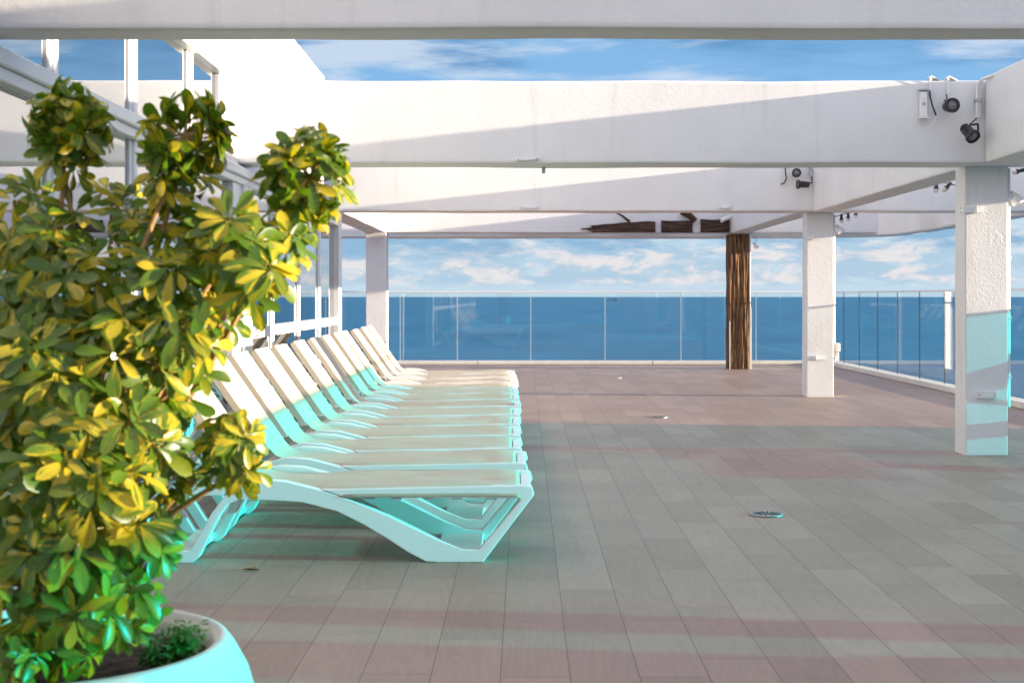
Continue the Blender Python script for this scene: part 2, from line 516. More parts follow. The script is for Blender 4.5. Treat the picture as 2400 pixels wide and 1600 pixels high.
class MB:
    """collects shapes, then links them as ONE mesh object"""

    def __init__(self):
        self.v, self.f, self.mi = [], [], []

    def add(self, vs, fs, M=None, mi=0):
        o = len(self.v)
        self.v += [tuple(M @ Vector(p)) if M else tuple(p) for p in vs]
        self.f += [tuple(i + o for i in f) for f in fs]
        self.mi += [mi] * len(fs)
        return self

    def box(self, x0, x1, y0, y1, z0, z1, M=None, mi=0):
        vs = [(x, y, z) for z in (z0, z1) for y in (y0, y1) for x in (x0, x1)]
        return self.add(vs, [(0, 2, 3, 1), (4, 5, 7, 6), (0, 1, 5, 4), (2, 6, 7, 3), (0, 4, 6, 2), (1, 3, 7, 5)], M, mi)

    def tube(self, pts, r, n=8, M=None, mi=0, cap=True):
        pts = [Vector(p) for p in pts]
        rs = r if isinstance(r, (list, tuple)) else [r] * len(pts)
        vs, fs = [], []
        ref = None
        for i, p in enumerate(pts):
            t = (pts[min(i + 1, len(pts) - 1)] - pts[max(i - 1, 0)]).normalized()
            if ref is None:
                ref = t.orthogonal().normalized()
            a = (ref - t * ref.dot(t))
            a = a.normalized() if a.length > 1e-6 else t.orthogonal().normalized()
            ref = a
            b = t.cross(a)
            for k in range(n):
                w = 2 * math.pi * k / n
                vs.append(p + (a * math.cos(w) + b * math.sin(w)) * rs[i])
        for i in range(len(pts) - 1):
            for k in range(n):
                k2 = (k + 1) % n
                fs.append((i * n + k, i * n + k2, (i + 1) * n + k2, (i + 1) * n + k))
        if cap:
            fs.append(tuple(reversed(range(n))))
            fs.append(tuple(range((len(pts) - 1) * n, len(pts) * n)))
        return self.add(vs, fs, M, mi)

    def lathe(self, prof, n=24, M=None, mi=0):
        """prof: (r, z) from bottom to top; r = 0 closes"""
        vs, fs = [], []
        for (r, z) in prof:
            for k in range(n):
                w = 2 * math.pi * k / n
                vs.append((max(r, 1e-5) * math.cos(w), max(r, 1e-5) * math.sin(w), z))
        for i in range(len(prof) - 1):
            for k in range(n):
                k2 = (k + 1) % n
                fs.append((i * n + k, i * n + k2, (i + 1) * n + k2, (i + 1) * n + k))
        fs.append(tuple(reversed(range(n))))
        fs.append(tuple(range((len(prof) - 1) * n, len(prof) * n)))
        return self.add(vs, fs, M, mi)

    def ribbon(self, pairs, y0, y1, M=None, mi=0):
        """a bar of changing depth in the x-z plane, given as (outer, inner) points, from y0 to y1"""
        vs, fs = [], []
        for (o, i) in pairs:
            vs += [(o[0], y0, o[1]), (i[0], y0, i[1]), (i[0], y1, i[1]), (o[0], y1, o[1])]
        for k in range(len(pairs) - 1):
            for j in range(4):
                j2 = (j + 1) % 4
                fs.append((4 * k + j, 4 * k + j2, 4 * k + 4 + j2, 4 * k + 4 + j))
        fs.append((3, 2, 1, 0))
        e = 4 * (len(pairs) - 1)
        fs.append((e, e + 1, e + 2, e + 3))
        return self.add(vs, fs, M, mi)

    def build(self, name, mats, parent=None, smooth=35, bevel=0.0, seg=2, loc=None, rot=None, normals=True):
        me = bpy.data.meshes.new(name)
        me.from_pydata(self.v, [], self.f)
        mats = mats if isinstance(mats, (list, tuple)) else [mats]
        for m in mats:
            me.materials.append(MAT[m])
        for p, i in zip(me.polygons, self.mi):
            p.material_index = i
        return finish(name, me, parent, smooth, bevel, seg, loc, rot, normals)


def finish(name, me, parent=None, smooth=35, bevel=0.0, seg=2, loc=None, rot=None, normals=True, weighted=False):
    bm = bmesh.new()
    bm.from_mesh(me)
    if normals:
        bmesh.ops.recalc_face_normals(bm, faces=bm.faces)
    if bevel:
        es = [e for e in bm.edges if len(e.link_faces) == 2 and e.calc_face_angle(0) > R(28)]
        bmesh.ops.bevel(bm, geom=es, offset=bevel, segments=seg, affect='EDGES', profile=0.5, clamp_overlap=True)
    for f in bm.faces:
        f.smooth = smooth > 0
    for e in bm.edges:
        if len(e.link_faces) == 2 and e.calc_face_angle(0) > R(max(smooth, 1)):
            e.smooth = False
    bm.to_mesh(me)
    bm.free()
    o = bpy.data.objects.new(name, me)
    col.objects.link(o)
    if bevel or weighted:
        w = o.modifiers.new('normals', 'WEIGHTED_NORMAL')
        w.keep_sharp = True
        w.weight = 90
    if parent:
        o.parent = parent
    if loc:
        o.location = loc
    if rot:
        o.rotation_euler = rot
    return o


def tag(o, label=None, cat=None, group=None, kind=None):
    if label:
        o['label'] = label
    if cat:
        o['category'] = cat
    if group:
        o['group'] = group
    if kind:
        o['kind'] = kind
    return o


def thing(name, label, cat, loc=(0, 0, 0), rz=0.0, group=None):
    o = bpy.data.objects.new(name, None)
    o.empty_display_size = 0.2
    col.objects.link(o)
    o.location = loc
    o.rotation_euler = (0, 0, rz)
    return tag(o, label, cat, group)


def copy_tree(o, parent=None):
    c = o.copy()
    col.objects.link(c)
    if parent:
        c.parent = parent
    for ch in [x for x in bpy.data.objects if x.parent == o]:
        copy_tree(ch, c)
    return c


def rough_box(name, x0, x1, y0, y1, z0, z1, mat, parent, step=0.22, amp=0.007, bev=0.02, seed=0.0, label=None):
    """hand-plastered concrete: rounded edges and faces a few millimetres out of true"""
    bm = bmesh.new()
    bmesh.ops.create_cube(bm, size=1.0)
    for v in bm.verts:
        v.co = Vector((x0 + (v.co.x + .5) * (x1 - x0), y0 + (v.co.y + .5) * (y1 - y0), z0 + (v.co.z + .5) * (z1 - z0)))
    bmesh.ops.bevel(bm, geom=list(bm.edges), offset=bev, segments=2, affect='EDGES', profile=0.5)
    for ax, (a, b) in enumerate(((x0, x1), (y0, y1), (z0, z1))):
        n = int((b - a) / step)
        for i in range(1, n):
            no = Vector((0, 0, 0))
            no[ax] = 1
            co = Vector((0, 0, 0))
            co[ax] = a + (b - a) * i / n
            bmesh.ops.bisect_plane(bm, geom=list(bm.verts) + list(bm.edges) + list(bm.faces), plane_co=co, plane_no=no)
    for v in bm.verts:
        q = v.co * 0.9 + Vector((seed, seed * 0.7, 3.1))
        d = noise.noise_vector(q) * amp + noise.noise_vector(q * 3.3) * amp * 0.45
        v.co += d
    me = bpy.data.meshes.new(name)
    bm.to_mesh(me)
    bm.free()
    me.materials.append(MAT[mat])
    o = finish(name, me, parent, smooth=32, weighted=True)
    if label:
        o['label'] = label
    return o


F = 3333.3
def P(px, py, d):
    """the point seen at photograph pixel (px, py) at distance d along the view axis"""
    return Vector(((px - 1230) * d / F, d, 1.4 + (695 - py) * d / F))


# ------------------------------------------------------------------ the setting: floor and sea
b = MB()
b.box(-9.0, 6.55, -12, 29.62, -0.35, 0.0)
floor = b.build('terrace_floor', 'wood_look_tile', smooth=0)
tag(floor, kind='structure')

me = bpy.data.meshes.new('sea')
bm = bmesh.new()
rings = [0, 60, 200, 600, 2000, 6000, 20000, 60000, 120000]
prev = [bm.verts.new((0, 0, -24))]
nseg = 48
for rr in rings[1:]:
    cur = [bm.verts.new((rr * math.cos(2 * math.pi * k / nseg), rr * math.sin(2 * math.pi * k / nseg), -24)) for k in range(nseg)]
    for k in range(nseg):
        if len(prev) == 1:
            bm.faces.new((prev[0], cur[k], cur[(k + 1) % nseg]))
        else:
            bm.faces.new((prev[k], cur[k], cur[(k + 1) % nseg], prev[(k + 1) % nseg]))
    prev = cur
bm.to_mesh(me)
bm.free()
me.materials.append(MAT['sea_water'])
sea = finish('sea', me, smooth=0)
tag(sea, kind='structure')

# ------------------------------------------------------------------ the white concrete pergola
perg = thing('pergola', 'white plastered concrete pergola of deep beams on square columns over the tiled roof terrace', 'pergola', (4.1, 12.6, 0))
perg_origin = Vector(perg.location)


class PergMixin:
    pass


def beam(x0, x1, y0, y1, z0, z1, label=None, name='beam', mat='plaster', amp=0.008, seed=None, bev=0.034):
    o = rough_box(name, x0, x1, y0, y1, z0, z1, mat, perg, amp=amp, bev=bev, seed=seed if seed is not None else random.random() * 50, label=label)
    o.location = -perg_origin
    return o


ZB, ZT = 2.55, 3.27
ROWS = [(-0.25, 0.0), (6.12, 6.42), (12.30, 12.72), (19.62, 20.05), (27.45, 27.95)]
beam(-2.25, 7.05, -0.25, 0.05, ZB, ZT)
beam(-2.40, 7.05, 6.12, 6.40, ZB, ZT, 'nearest white crossbeam along the top of the view')
beam(-2.50, 7.05, 12.30, 12.74, ZB, ZT, 'white crossbeam with spotlights at its right end')
beam(-2.60, 7.05, 19.62, 20.05, 2.575, ZT)
beam(-3.10, 7.05, 27.45, 27.88, 2.63, ZT)
# long beams on the column line, between the crossbeams
for (y0, y1, zb) in ((0.055, 6.11, 2.56), (6.405, 12.285, 2.555), (12.745, 19.61, 2.565), (20.055, 27.44, 2.62), (-9, -0.26, 2.56)):
    beam(3.97, 4.33, y0, y1, zb, 3.305, name='beam')
beam(-3.08, -2.67, 20.06, 27.44, 2.63, 3.22, 'short white beam from the glazed wall to the far left column')
# the outer edge beam with its rounded corner
path = [(-6.5, 28.45), (2.5, 28.45), (4.8, 28.40)]
for k in range(9):
    a = math.pi / 2 * (1 - k / 8)
    path.append((5.3 + 1.75 * math.cos(a), 26.6 + 1.75 * math.sin(a)))
path += [(7.08, 24.0), (7.10, 20.0), (7.10, 16), (7.10, 12), (7.10, 8), (7.10, 4), (7.10, 0), (7.1, -4), (7.1, -9)]
fine = []
for i in range(len(path) - 1):
    a, c = Vector(path[i]), Vector(path[i + 1])
    n = max(1, int((c - a).length / 0.5))
    for k in range(n):
        fine.append(a.lerp(c, k / n))
fine.append(Vector(path[-1]))
vs, fs = [], []
for i, p in enumerate(fine):
    t = (fine[min(i + 1, len(fine) - 1)] - fine[max(i - 1, 0)]).normalized()
    nn = Vector((t.y, -t.x)) * -1          # outwards
    wob = lambda s: noise.noise(Vector((p.x * .7 + s, p.y * .7, s))) * 0.012
    prof = [(0.0, 2.60), (0.03, 2.57), (0.30, 2.57), (0.33, 2.60), (0.33, ZT), (0.0, ZT)]
    for j, (w, zz) in enumerate(prof):
        q = p + nn * (w + wob(j))
        vs.append((q.x, q.y, zz + wob(j + 7)))
n = 6
for i in range(len(fine) - 1):
    for j in range(n):
        j2 = (j + 1) % n
        fs.append((i * n + j, i * n + j2, (i + 1) * n + j2, (i + 1) * n + j))
fs += [tuple(range(n)), tuple(range((len(fine) - 1) * n, len(fine) * n))]
eb = MB().add(vs, fs).build('edge_beam', 'plaster', perg, smooth=40)
eb.location = -perg_origin
eb['label'] = 'curved white edge beam following the outline of the terrace'


def column(x0, x1, y0, y1, h, label):
    o = rough_box('column', x0, x1, y0, y1, -0.01, h, 'plaster_coarse', perg, step=0.12, amp=0.006, bev=0.014, seed=random.random() * 40, label=label)
    o.location = -perg_origin
    return o


c0 = column(3.90, 4.28, 5.50, 5.80, 2.57, None)
cneg = column(3.90, 4.28, -0.2, 0.1, 2.57, None)
c1 = column(3.895, 4.275, 12.58, 12.88, 2.57, 'white column tinted turquoise on its lower half')
c2 = column(3.935, 4.315, 19.86, 20.18, 2.58, 'white sunlit column in the middle row')
c3 = column(3.97, 4.37, 27.50, 27.86, 2.64, 'far column clad in weathered brown timber')
c4 = column(-3.07, -2.67, 27.46, 27.86, 2.64, 'far left white column behind the sun loungers')


def grain_attr(o, axis='Z'):
    me = o.data
    a = me.attributes.new('grain', 'FLOAT_VECTOR', 'POINT')
    for i, v in enumerate(me.vertices):
        c = v.co
        a.data[i].vector = (c.x, c.y, c.z) if axis == 'Z' else (c.z, c.y, c.x)


# timber cladding of the far column: a skin of ridged bark-like boards on front and left faces
def ridged(name, w, h, base, parent, nx=46, nz=64, depth=0.05, seed=0.0, ragged=0.0):
    """relief board in the x-z plane facing -y, with a back; ridges run along z"""
    vs, fs = [], []
    def relief(x, zz):
        r = noise.noise(Vector((x * 26 + seed, zz * 1.1, seed))) * 0.7 + noise.noise(Vector((x * 55, zz * 2.3, seed + 4))) * 0.4
        return max(-0.9, min(1.0, r * 1.3))
    for j in range(nz + 1):
        for i in range(nx + 1):
            x = w * i / nx
            zz = h * j / nz
            vs.append((x + noise.noise(Vector((x * 8, zz * 3, seed))) * 0.006, -depth * (0.55 + 0.45 * relief(x, zz)), zz))
    for j in range(nz):
        for i in range(nx):
            a = j * (nx + 1) + i
            fs.append((a, a + 1, a + nx + 2, a + nx + 1))
    nf = len(vs)
    for j in range(nz + 1):
        for i in (0, nx):
            vs.append((w * i / nx, 0, h * j / nz))
    for j in range(nz):
        a = j * (nx + 1)
        fs.append((nf + 2 * j, a, a + nx + 1, nf + 2 * j + 2))
        a += nx
        fs.append((a, nf + 2 * j + 1, nf + 2 * j + 3, a + nx + 1))
    fs.append((nf + 2 * nz, nf + 2 * nz + 1, nf + 1, nf))
    fs.append(tuple(range(nx, -1, -1)) + (nf, nf + 1))
    fs.append(tuple(range(nz * (nx + 1), (nz + 1) * (nx + 1))) + (nf + 2 * nz + 1, nf + 2 * nz))
    o = MB().add(vs, fs).build(name, 'weathered_wood', parent, smooth=50)
    grain_attr(o)
    return o


w1 = ridged('timber_cladding', 0.385, 2.60, None, c3, depth=0.06, seed=2.3)
w1.location = (3.955, 27.495, 0.005)
w2 = ridged('timber_cladding', 0.36, 2.60, None, c3, nx=30, depth=0.045, seed=9.1)
w2.location = (3.968, 27.86, 0.005)
w2.rotation_euler = (0, 0, R(-90))
b = MB()
b.box(3.945, 3.962, 27.405, 27.428, 0.0, 0.93)
s1 = b.build('edge_strip', 'white_paint', c3)
b = MB()
b.box(4.345, 4.375, 27.41, 27.428, 0.0, 1.18)
s2 = b.build('edge_strip', 'white_paint', c3)

# timber pieces on the far beam, splintered towards the left
beam4 = [o for o in bpy.data.objects if o.name.startswith('beam') and o.type == 'MESH'][4]


def plank_piece(x0, x1, z0, z1, seed, splinter=0.0):
    nx, nz = max(8, int((x1 - x0) / 0.02)), 12
    vs, fs = [], []
    for side in (0, 1):
        for j in range(nz + 1):
            for i in range(nx + 1):
                u = i / nx
                t = j / nz
                x = x0 + (x1 - x0) * u
                if splinter:
                    s = splinter * (0.35 + 0.9 * abs(noise.noise(Vector((t * 5.2 + seed, 0.3, seed)))) + (0.9 if 6 <= j <= 7 else 0) - (0.55 * abs(t - .5)))
                    x = x0 + s * -0.6 * (1 - u) + (x1 - x0) * u
                else:
                    x += noise.noise(Vector((t * 5, seed + u, 1.0))) * 0.012 * (1 if u in (0, 1) else 0)
                top = z1 - (0.10 * max(0, 0.75 - u) if splinter else 0) + noise.noise(Vector((x * 4, seed, 5))) * 0.012
                zz = z0 + (top - z0) * t
                r = noise.noise(Vector((x * 1.3, zz * 30, seed))) * 0.6 + noise.noise(Vector((x * 2.6, zz * 60, seed))) * 0.4
                vs.append((x, -0.055 - 0.028 * r if side == 0 else 0.0, zz))
    m = (nx + 1) * (nz + 1)
    for j in range(nz):
        for i in range(nx):
            a = j * (nx + 1) + i
            fs.append((a, a + 1, a + nx + 2, a + nx + 1))
            fs.append((m + a, m + a + nx + 1, m + a + nx + 2, m + a + 1))
    for i in range(nx):
        a = i
        fs.append((a, m + a, m + a + 1, a + 1))
        a = nz * (nx + 1) + i
        fs.append((a, a + 1, m + a + 1, m + a))
    for j in range(nz):
        a = j * (nx + 1)
        fs.append((a, a + nx + 1, m + a + nx + 1, m + a))
        a += nx
        fs.append((a, m + a, m + a + nx + 1, a + nx + 1))
    o = MB().add(vs, fs).build('timber_plank', 'shaded_wood', beam4, smooth=50)
    grain_attr(o, 'X')
    o.location = (0, 27.435, 0)
    return o


plank_piece(P(1720, 0, 27.4).x - 0.64, 3.94, 2.635, 2.885, 3.0)
plank_piece(P(1550, 0, 27.4).x, P(1623, 0, 27.4).x, 2.63, 2.86, 6.0)
plank_piece(P(1395, 0, 27.4).x, P(1536, 0, 27.4).x, 2.635, 2.845, 8.0, 0.35)
for (pa, pb, r0, r1) in (((1440, 496), (1476, 520), 0.012, 0.03), ((1598, 494), (1630, 518), 0.075, 0.055)):
    a, c = P(*pa, 27.36), P(*pb, 27.36)
    s = MB().tube([a, a.lerp(c, .5) + Vector((0.01, 0, 0.012)), c], [r0, (r0 + r1) / 2, r1], 6).build('timber_plank', 'shaded_wood', beam4)
    grain_attr(s)

# ------------------------------------------------------------------ glazed pavilion on the left
pav = thing('glazed_pavilion', 'white framed glass pavilion wall with a bright parapet, left of the sun loungers', 'building', (-2.27, 0, 0), 0.016)


def pbox(name, boxes, mat, bevel=0.006, parent=pav, label=None):
    b = MB()
    for bx in boxes:
        b.box(*bx)
    o = b.build(name, mat, parent, bevel=bevel, seg=1)
    if label:
        o['label'] = label
    return o


YS = [-3.9, -2.3, -0.75, 0.85, 2.45, 4.05, 5.63, 7.19, 8.76, 10.35, 12.30, 14.08, 15.9, 17.7, 19.55]
for i, y in enumerate(YS):
    if i in (10,):
        continue
    last = i == len(YS) - 1
    w = 0.16 if last else (0.070 if i < 10 else 0.055)
    if last:
        pbox('post', [(-0.16, 0.05, y - w, y + w, 0.0, 2.56)], 'white_metal')
    else:
        p0, p1 = -0.004, 0.012
        pbox('mullion', [(-0.09, p0, y - w, y - 0.012, 0.02, 2.36), (-0.11, p1, y - 0.012, y + w * 0.75, 0.02, 2.36)], 'white_metal')
    if i < 10:
        pbox('mullion', [(-0.09, -0.004, y - w, y - 0.012, 2.511, 3.18), (-0.11, 0.014, y - 0.012, y + w * 0.75, 2.511, 3.18)], 'white_metal')
pbox('mullion', [(-0.10, 0.014, 11.42 - 0.06, 11.42 + 0.05, 2.511, 3.18)], 'white_metal')
pbox('post', [(-0.20, 0.03, 11.86, 12.22, 0.0, 2.36), (-0.16, 0.06, 12.24, 12.62, 0.0, 2.36)], 'white_metal')
pbox('transom', [(-0.14, 0.075, -4.5, 19.38, 2.425, 2.50), (-0.12, 0.045, -4.5, 19.38, 2.362, 2.424)], 'white_metal')
ys = [-4.0] + YS[1:]
for i in range(len(YS) - 1):
    a, c = YS[i] + 0.075, YS[i + 1] - 0.095
    if i == 9:
        c = 11.85
    if i == 10:
        a = 12.63
    if i == len(YS) - 2:
        c = 19.38
    pbox('sill_rail', [(-0.06, 0.04, a, c, 1.02, 1.125)], 'white_metal')
    pbox('bottom_rail', [(-0.06, 0.04, a, c, 0.005, 0.12)], 'white_metal')
    pbox('window_pane', [(-0.032, -0.020, a, c, 0.12, 1.02)], 'facade_glass', 0)
    pbox('window_pane', [(-0.032, -0.020, a, c, 1.125, 2.362)], 'facade_glass', 0)
    if i < 10:
        pbox('window_pane', [(-0.032, -0.020, a, min(c, 11.36), 2.50, 3.18)], 'facade_glass', 0)
pbox('head_rail', [(-0.14, 0.055, -4.5, 11.50, 3.181, 3.225)], 'white_metal')
pbox('window_latch', [(0.042, 0.075, 12.85, 12.93, 1.04, 1.16)], 'grey_metal')
o = rough_box('parapet_wall', -0.35, 0.0, -4.5, 18.2, 3.226, 4.22, 'plaster', pav, step=0.5, amp=0.006, seed=4, label='bright sunlit white parapet above the windows')
o = rough_box('infill_wall', -0.34, -0.01, 11.50, 18.2, 2.51, 3.225, 'plaster', pav, step=0.5, amp=0.004, seed=7)
pbox('roof', [(-6.4, -0.36, -4.5, 18.15, 3.24, 3.5)], 'white_paint', 0.02)
pbox('interior_wall', [(-6.4, -6.2, -4.5, 19.4, 0.01, 3.23), (-6.19, -0.36, -4.5, -4.3, 0.01, 3.23)], 'interior', 0)
pbox('interior_floor', [(-6.19, -0.16, -4.29, 19.35, 0.003, 0.02)], 'interior', 0)
for y in (1.5, 6.3, 12.1, 17.0):
    pbox('interior_column', [(-3.0, -2.7, y, y + 0.3, 0.02, 3.23)], 'white_paint', 0.01)
b = MB()   # thin cable on the sunlit parapet
b.tube([(0.012, 14.1, 4.05), (0.012, 14.15, 3.9), (0.012, 14.4, 3.8), (0.012, 15.0, 3.77), (0.012, 15.9, 3.74)], 0.004, 5)
b.build('cable', 'grey_metal', pav)

# ------------------------------------------------------------------ glass railings
def railing(name, label, axis, fixed, cuts, z0, z1, glass, edge, curb, group=None):
    """axis 'X': runs along x at y = fixed; axis 'Y': runs along y at x = fixed"""
    t = thing(name, label, 'railing', ((cuts[0] + cuts[-1]) / 2, fixed, 0) if axis == 'X' else (fixed, (cuts[0] + cuts[-1]) / 2, 0), group=group)
    ox, oy = t.location.x, t.location.y

    def bx(b, a0, a1, f0, f1, zz0, zz1, mi=0):
        if axis == 'X':
            b.box(a0 - ox, a1 - ox, f0 - oy, f1 - oy, zz0, zz1, mi=mi)
        else:
            b.box(f0 - ox, f1 - ox, a0 - oy, a1 - oy, zz0, zz1, mi=mi)
    for i in range(len(cuts) - 1):
        b = MB()
        a0, a1 = cuts[i] + 0.004, cuts[i + 1] - 0.004
        bx(b, a0 + 0.006, a1 - 0.006, fixed - 0.006, fixed + 0.006, z0, z1)
        bx(b, a0, a0 + 0.006, fixed - 0.006, fixed + 0.006, z0, z1, mi=1)
        bx(b, a1 - 0.006, a1, fixed - 0.006, fixed + 0.006, z0, z1, mi=1)
        b.build('glass_pane', [glass, edge], t, smooth=0)
    b = MB()
    bx(b, cuts[0], cuts[-1], fixed - 0.018, fixed + 0.018, z1 + 0.001, z1 + 0.030)
    b.build('top_rail', 'white_metal', t, bevel=0.006)
    n = max(1, round((cuts[-1] - cuts[0]) / 3.3))
    for k in range(n):
        b = MB()
        a0 = cuts[0] + (cuts[-1] - cuts[0]) * k / n
        a1 = cuts[0] + (cuts[-1] - cuts[0]) * (k + 1) / n
        bx(b, a0 + 0.004, a1 - 0.004, fixed + curb[0], fixed + curb[1], 0.004, z0 - 0.004)
        b.build('curb', 'curb_paint', t, bevel=0.010)
    return t


YF = 29.5
jx = [P(p, 0, YF).x for p in (938, 1072, 1244, 1418, 1596, 1772)]
railing('glass_railing', 'clear glass railing with thin white top rail along the far sea edge of the terrace', 'X', YF,
        [-8.2, -6.7, -5.3, -3.95] + jx + [6.25], 0.082, 1.487, 'clear_glass', 'glass_edge', (-0.13, 0.10))
XR = 6.3
yr = [29.4, 28.1, 26.8, 25.4, 24.05, 22.7, 21.35, 20.0, 18.7, 17.4, 16.1, 15.07]
railing('glass_railing', 'clear glass railing running back along the right side behind the white columns', 'Y', XR,
        list(reversed(yr)), 0.092, 1.475, 'clear_glass', 'glass_edge_dark', (-0.12, 0.12))
railing('glass_railing', 'turquoise glass railing beyond the right edge of the view that tints the sunlight', 'Y', XR,
        [4.45 + 1.3 * k for k in range(8)] + [15.05], 0.092, 1.475, 'turquoise_glass', 'glass_edge_dark', (-0.12, 0.12))

railing('glass_railing', 'taller turquoise glass screen beside the viewer, beyond the right edge of the view', 'Y', XR,
        [-8.6 + 1.3 * k for k in range(11)] + [4.44], 0.092, 1.70, 'turquoise_glass', 'glass_edge_dark', (-0.12, 0.12))

# ------------------------------------------------------------------ sun loungers
HX, HZ = 1.60, 0.425     # hinge of the backrest, from the foot end


def make_lounger(ang):
    t = thing('sun_lounger', 'x', 'sun lounger')
    pairs = [((1.603, .417), (1.636, .353)), ((2.12, .403), (2.085, .348)), ((2.185, .35), (2.10, .325)), ((1.965, .0), (1.93, .063)),
             ((1.80, .0), (1.815, .063)), ((1.765, .03), (1.80, .085)), ((1.70, .165), (1.745, .18)), ((1.655, .25), (1.70, .262)),
             ((1.61, .31), (1.645, .335)), ((1.55, .332), (1.600, .400)), ((1.407, .329), (1.45, .436)), ((1.225, .318), (1.316, .428)),
             ((1.04, .27), (1.10, .374)), ((.90, .20), (.985, .335)), ((.78, .128), (.77, .245)), ((.66, .05), (.62, .172)), ((.57, .004), (.497, .113)), ((.50, 0), (.378, .068)),
             ((.27, .0), (.29, .068)), ((.135, .178), (.18, .198)), ((.0, .355), (.073, .327)), ((.012, .398), (.078, .337)), ((.06, .404), (.10, .338)),
             ((.6, .395), (.6, .339)), ((1.12, .384), (1.0, .343))]
    m = lambda u, y, z: (-u, y, z)
    b = MB()
    for s in (-1, 1):
        pr = [((-o[0], o[1]), (-i[0], i[1])) for o, i in pairs]
        y0, y1 = (-0.355, -0.285) if s < 0 else (0.285, 0.355)
        b.ribbon(pr, y0, y1)
    b.build('frame', 'resin', t, bevel=0.008, smooth=40)
    for (u0, u1, z0, z1) in ((0.015, 0.07, 0.345, 0.39), (0.28, 0.52, 0.012, 0.05), (1.56, 1.62, 0.345, 0.390), (1.82, 1.94, 0.012, 0.055), (2.10, 2.15, 0.35, 0.395)):
        MB().box(-u1, -u0, -0.284, 0.284, z0, z1).build('crossbar', 'resin', t, bevel=0.008)
    # sling seat: lies over the side rails, sags a little, sweeps up into the backrest
    ca, sa = math.cos(ang), math.sin(ang)
    prof = [(0.075, .402), (0.10, .412), (0.2, .413), (0.3, .414), (0.42, .413), (0.55, .412), (0.67, .412), (0.8, .413), (0.9, .412), (1.0, .410), (1.15, .403), (1.28, .401), (1.38, .404), (1.46, .415), (1.53, .446)]
    b0 = Vector((1.578, .500))
    for k in range(9):
        q = b0 + Vector((ca, sa)) * (0.60 * k / 8)
        prof.append((q.x, q.y))
    prof.append((prof[-1][0] + ca * 0.02 + 0.012, prof[-1][1] + sa * 0.02 - 0.004))
    prof.append((prof[-1][0] + 0.022, prof[-1][1] - 0.022))
    NY = 14
    vs, fs = [], []
    for k, (u, z) in enumerate(prof):
        e = 1.0 if u < 1.0 else max(0.0, 1 - (u - 1.0) / 0.25)
        hw = 0.272 + 0.098 * e
        sag = (0.014 if 0.15 < u < 1.5 else 0.006)
        for j in range(NY + 1):
            s = -1 + 2 * j / NY
            y = hw * s
            dz = -sag * (1 - s * s)
            if abs(s) > 0.8:                     # rolls down over the rail
                q = (abs(s) - 0.8) / 0.2
                dz -= e * 0.058 * q * q + 0.004 * q
                y = math.copysign(hw * (0.8 + 0.2 * math.sin(q * math.pi / 2) * 0.93), s)
            wr = (0.030 * noise.noise(Vector((u * 2.6, y * 4.5, ang * 40))) + 0.008 * noise.noise(Vector((u * 7, y * 9, ang * 90)))) * (1 - abs(s) ** 4) * (1 if 0.12 < u < 1.9 else 0.2)
            vs.append((-u, y, z + dz + wr))
    for k in range(len(prof) - 1):
        for j in range(NY):
            a = k * (NY + 1) + j
            fs.append((a, a + 1, a + NY + 2, a + NY + 1))
    b = MB().add(vs, fs)
    sl = b.build('sling', 'sling_fabric', t, smooth=60)
    so = sl.modifiers.new('thickness', 'SOLIDIFY')
    so.thickness = 0.006
    so.offset = -1
    # straps and clips under the seat edge
    for u in (0.22, 0.40, 0.55, 0.72, 0.86):
        for s in (-1, 1):
            MB().box(-u - 0.035, -u + 0.02, s * 0.342 - 0.012, s * 0.342 + 0.012, 0.330, 0.3385).build('clip', 'grey_metal', t)
    # backrest frame: two side bars, a head bar, small brackets
    M = Matrix.Translation((-1.585, 0, .487)) @ Matrix.Rotation(-(math.pi - ang), 4, 'Y') if False else None
    b = MB()
    dx, dz = -ca, sa
    nx, nz = sa, ca          # normal pointing up and towards the foot
    def bar(l0, l1, n0, n1, y0, y1):
        vs = []
        for nn in (n0, n1):
            for y in (y0, y1):
                for l in (l0, l1):
                    vs.append((-1.575 + dx * l + nx * nn, y, .512 + dz * l + nz * nn))
        b.add(vs, [(0, 2, 3, 1), (4, 5, 7, 6), (0, 1, 5, 4), (2, 6, 7, 3), (0, 4, 6, 2), (1, 3, 7, 5)])
    for s in (-1, 1):
        bar(-0.03, 0.625, -0.058, -0.010, s * 0.262 - 0.018, s * 0.262 + 0.018)
    bar(0.585, 0.628, -0.055, -0.012, -0.243, 0.243)
    bar(0.10, 0.14, -0.055, -0.020, -0.243, 0.243)
    b.build('backrest_frame', 'sling_fabric', t, bevel=0.006)
    for l in (0.02, 0.17, 0.34, 0.60):
        for s in (-1, 1):
            bar_l = l
            vs = []
            for nn in (-0.068, -0.060):
                for y in (s * 0.262 - 0.02, s * 0.262 + 0.02):
                    for ll in (bar_l, bar_l + 0.035):
                        vs.append((-1.575 + dx * ll + nx * nn, y, .512 + dz * ll + nz * nn))
            MB().add(vs, [(0, 2, 3, 1), (4, 5, 7, 6), (0, 1, 5, 4), (2, 6, 7, 3), (0, 4, 6, 2), (1, 3, 7, 5)]).build('bracket', 'dark_plastic', t)
    b = MB()      # support stay behind the backrest
    q0 = (-1.575 + dx * 0.30 - nx * 0.03, 0.512 + dz * 0.30 - nz * 0.03)
    for s in (-1, 1):
        b.tube([(q0[0], s * 0.24, q0[1]), (-2.02, s * 0.24, 0.385)], 0.011, 8)
    b.tube([(-2.02, -0.24, 0.385), (-2.02, 0.24, 0.385)], 0.011, 8)
    b.build('backrest_stay', 'white_metal', t)
    return t


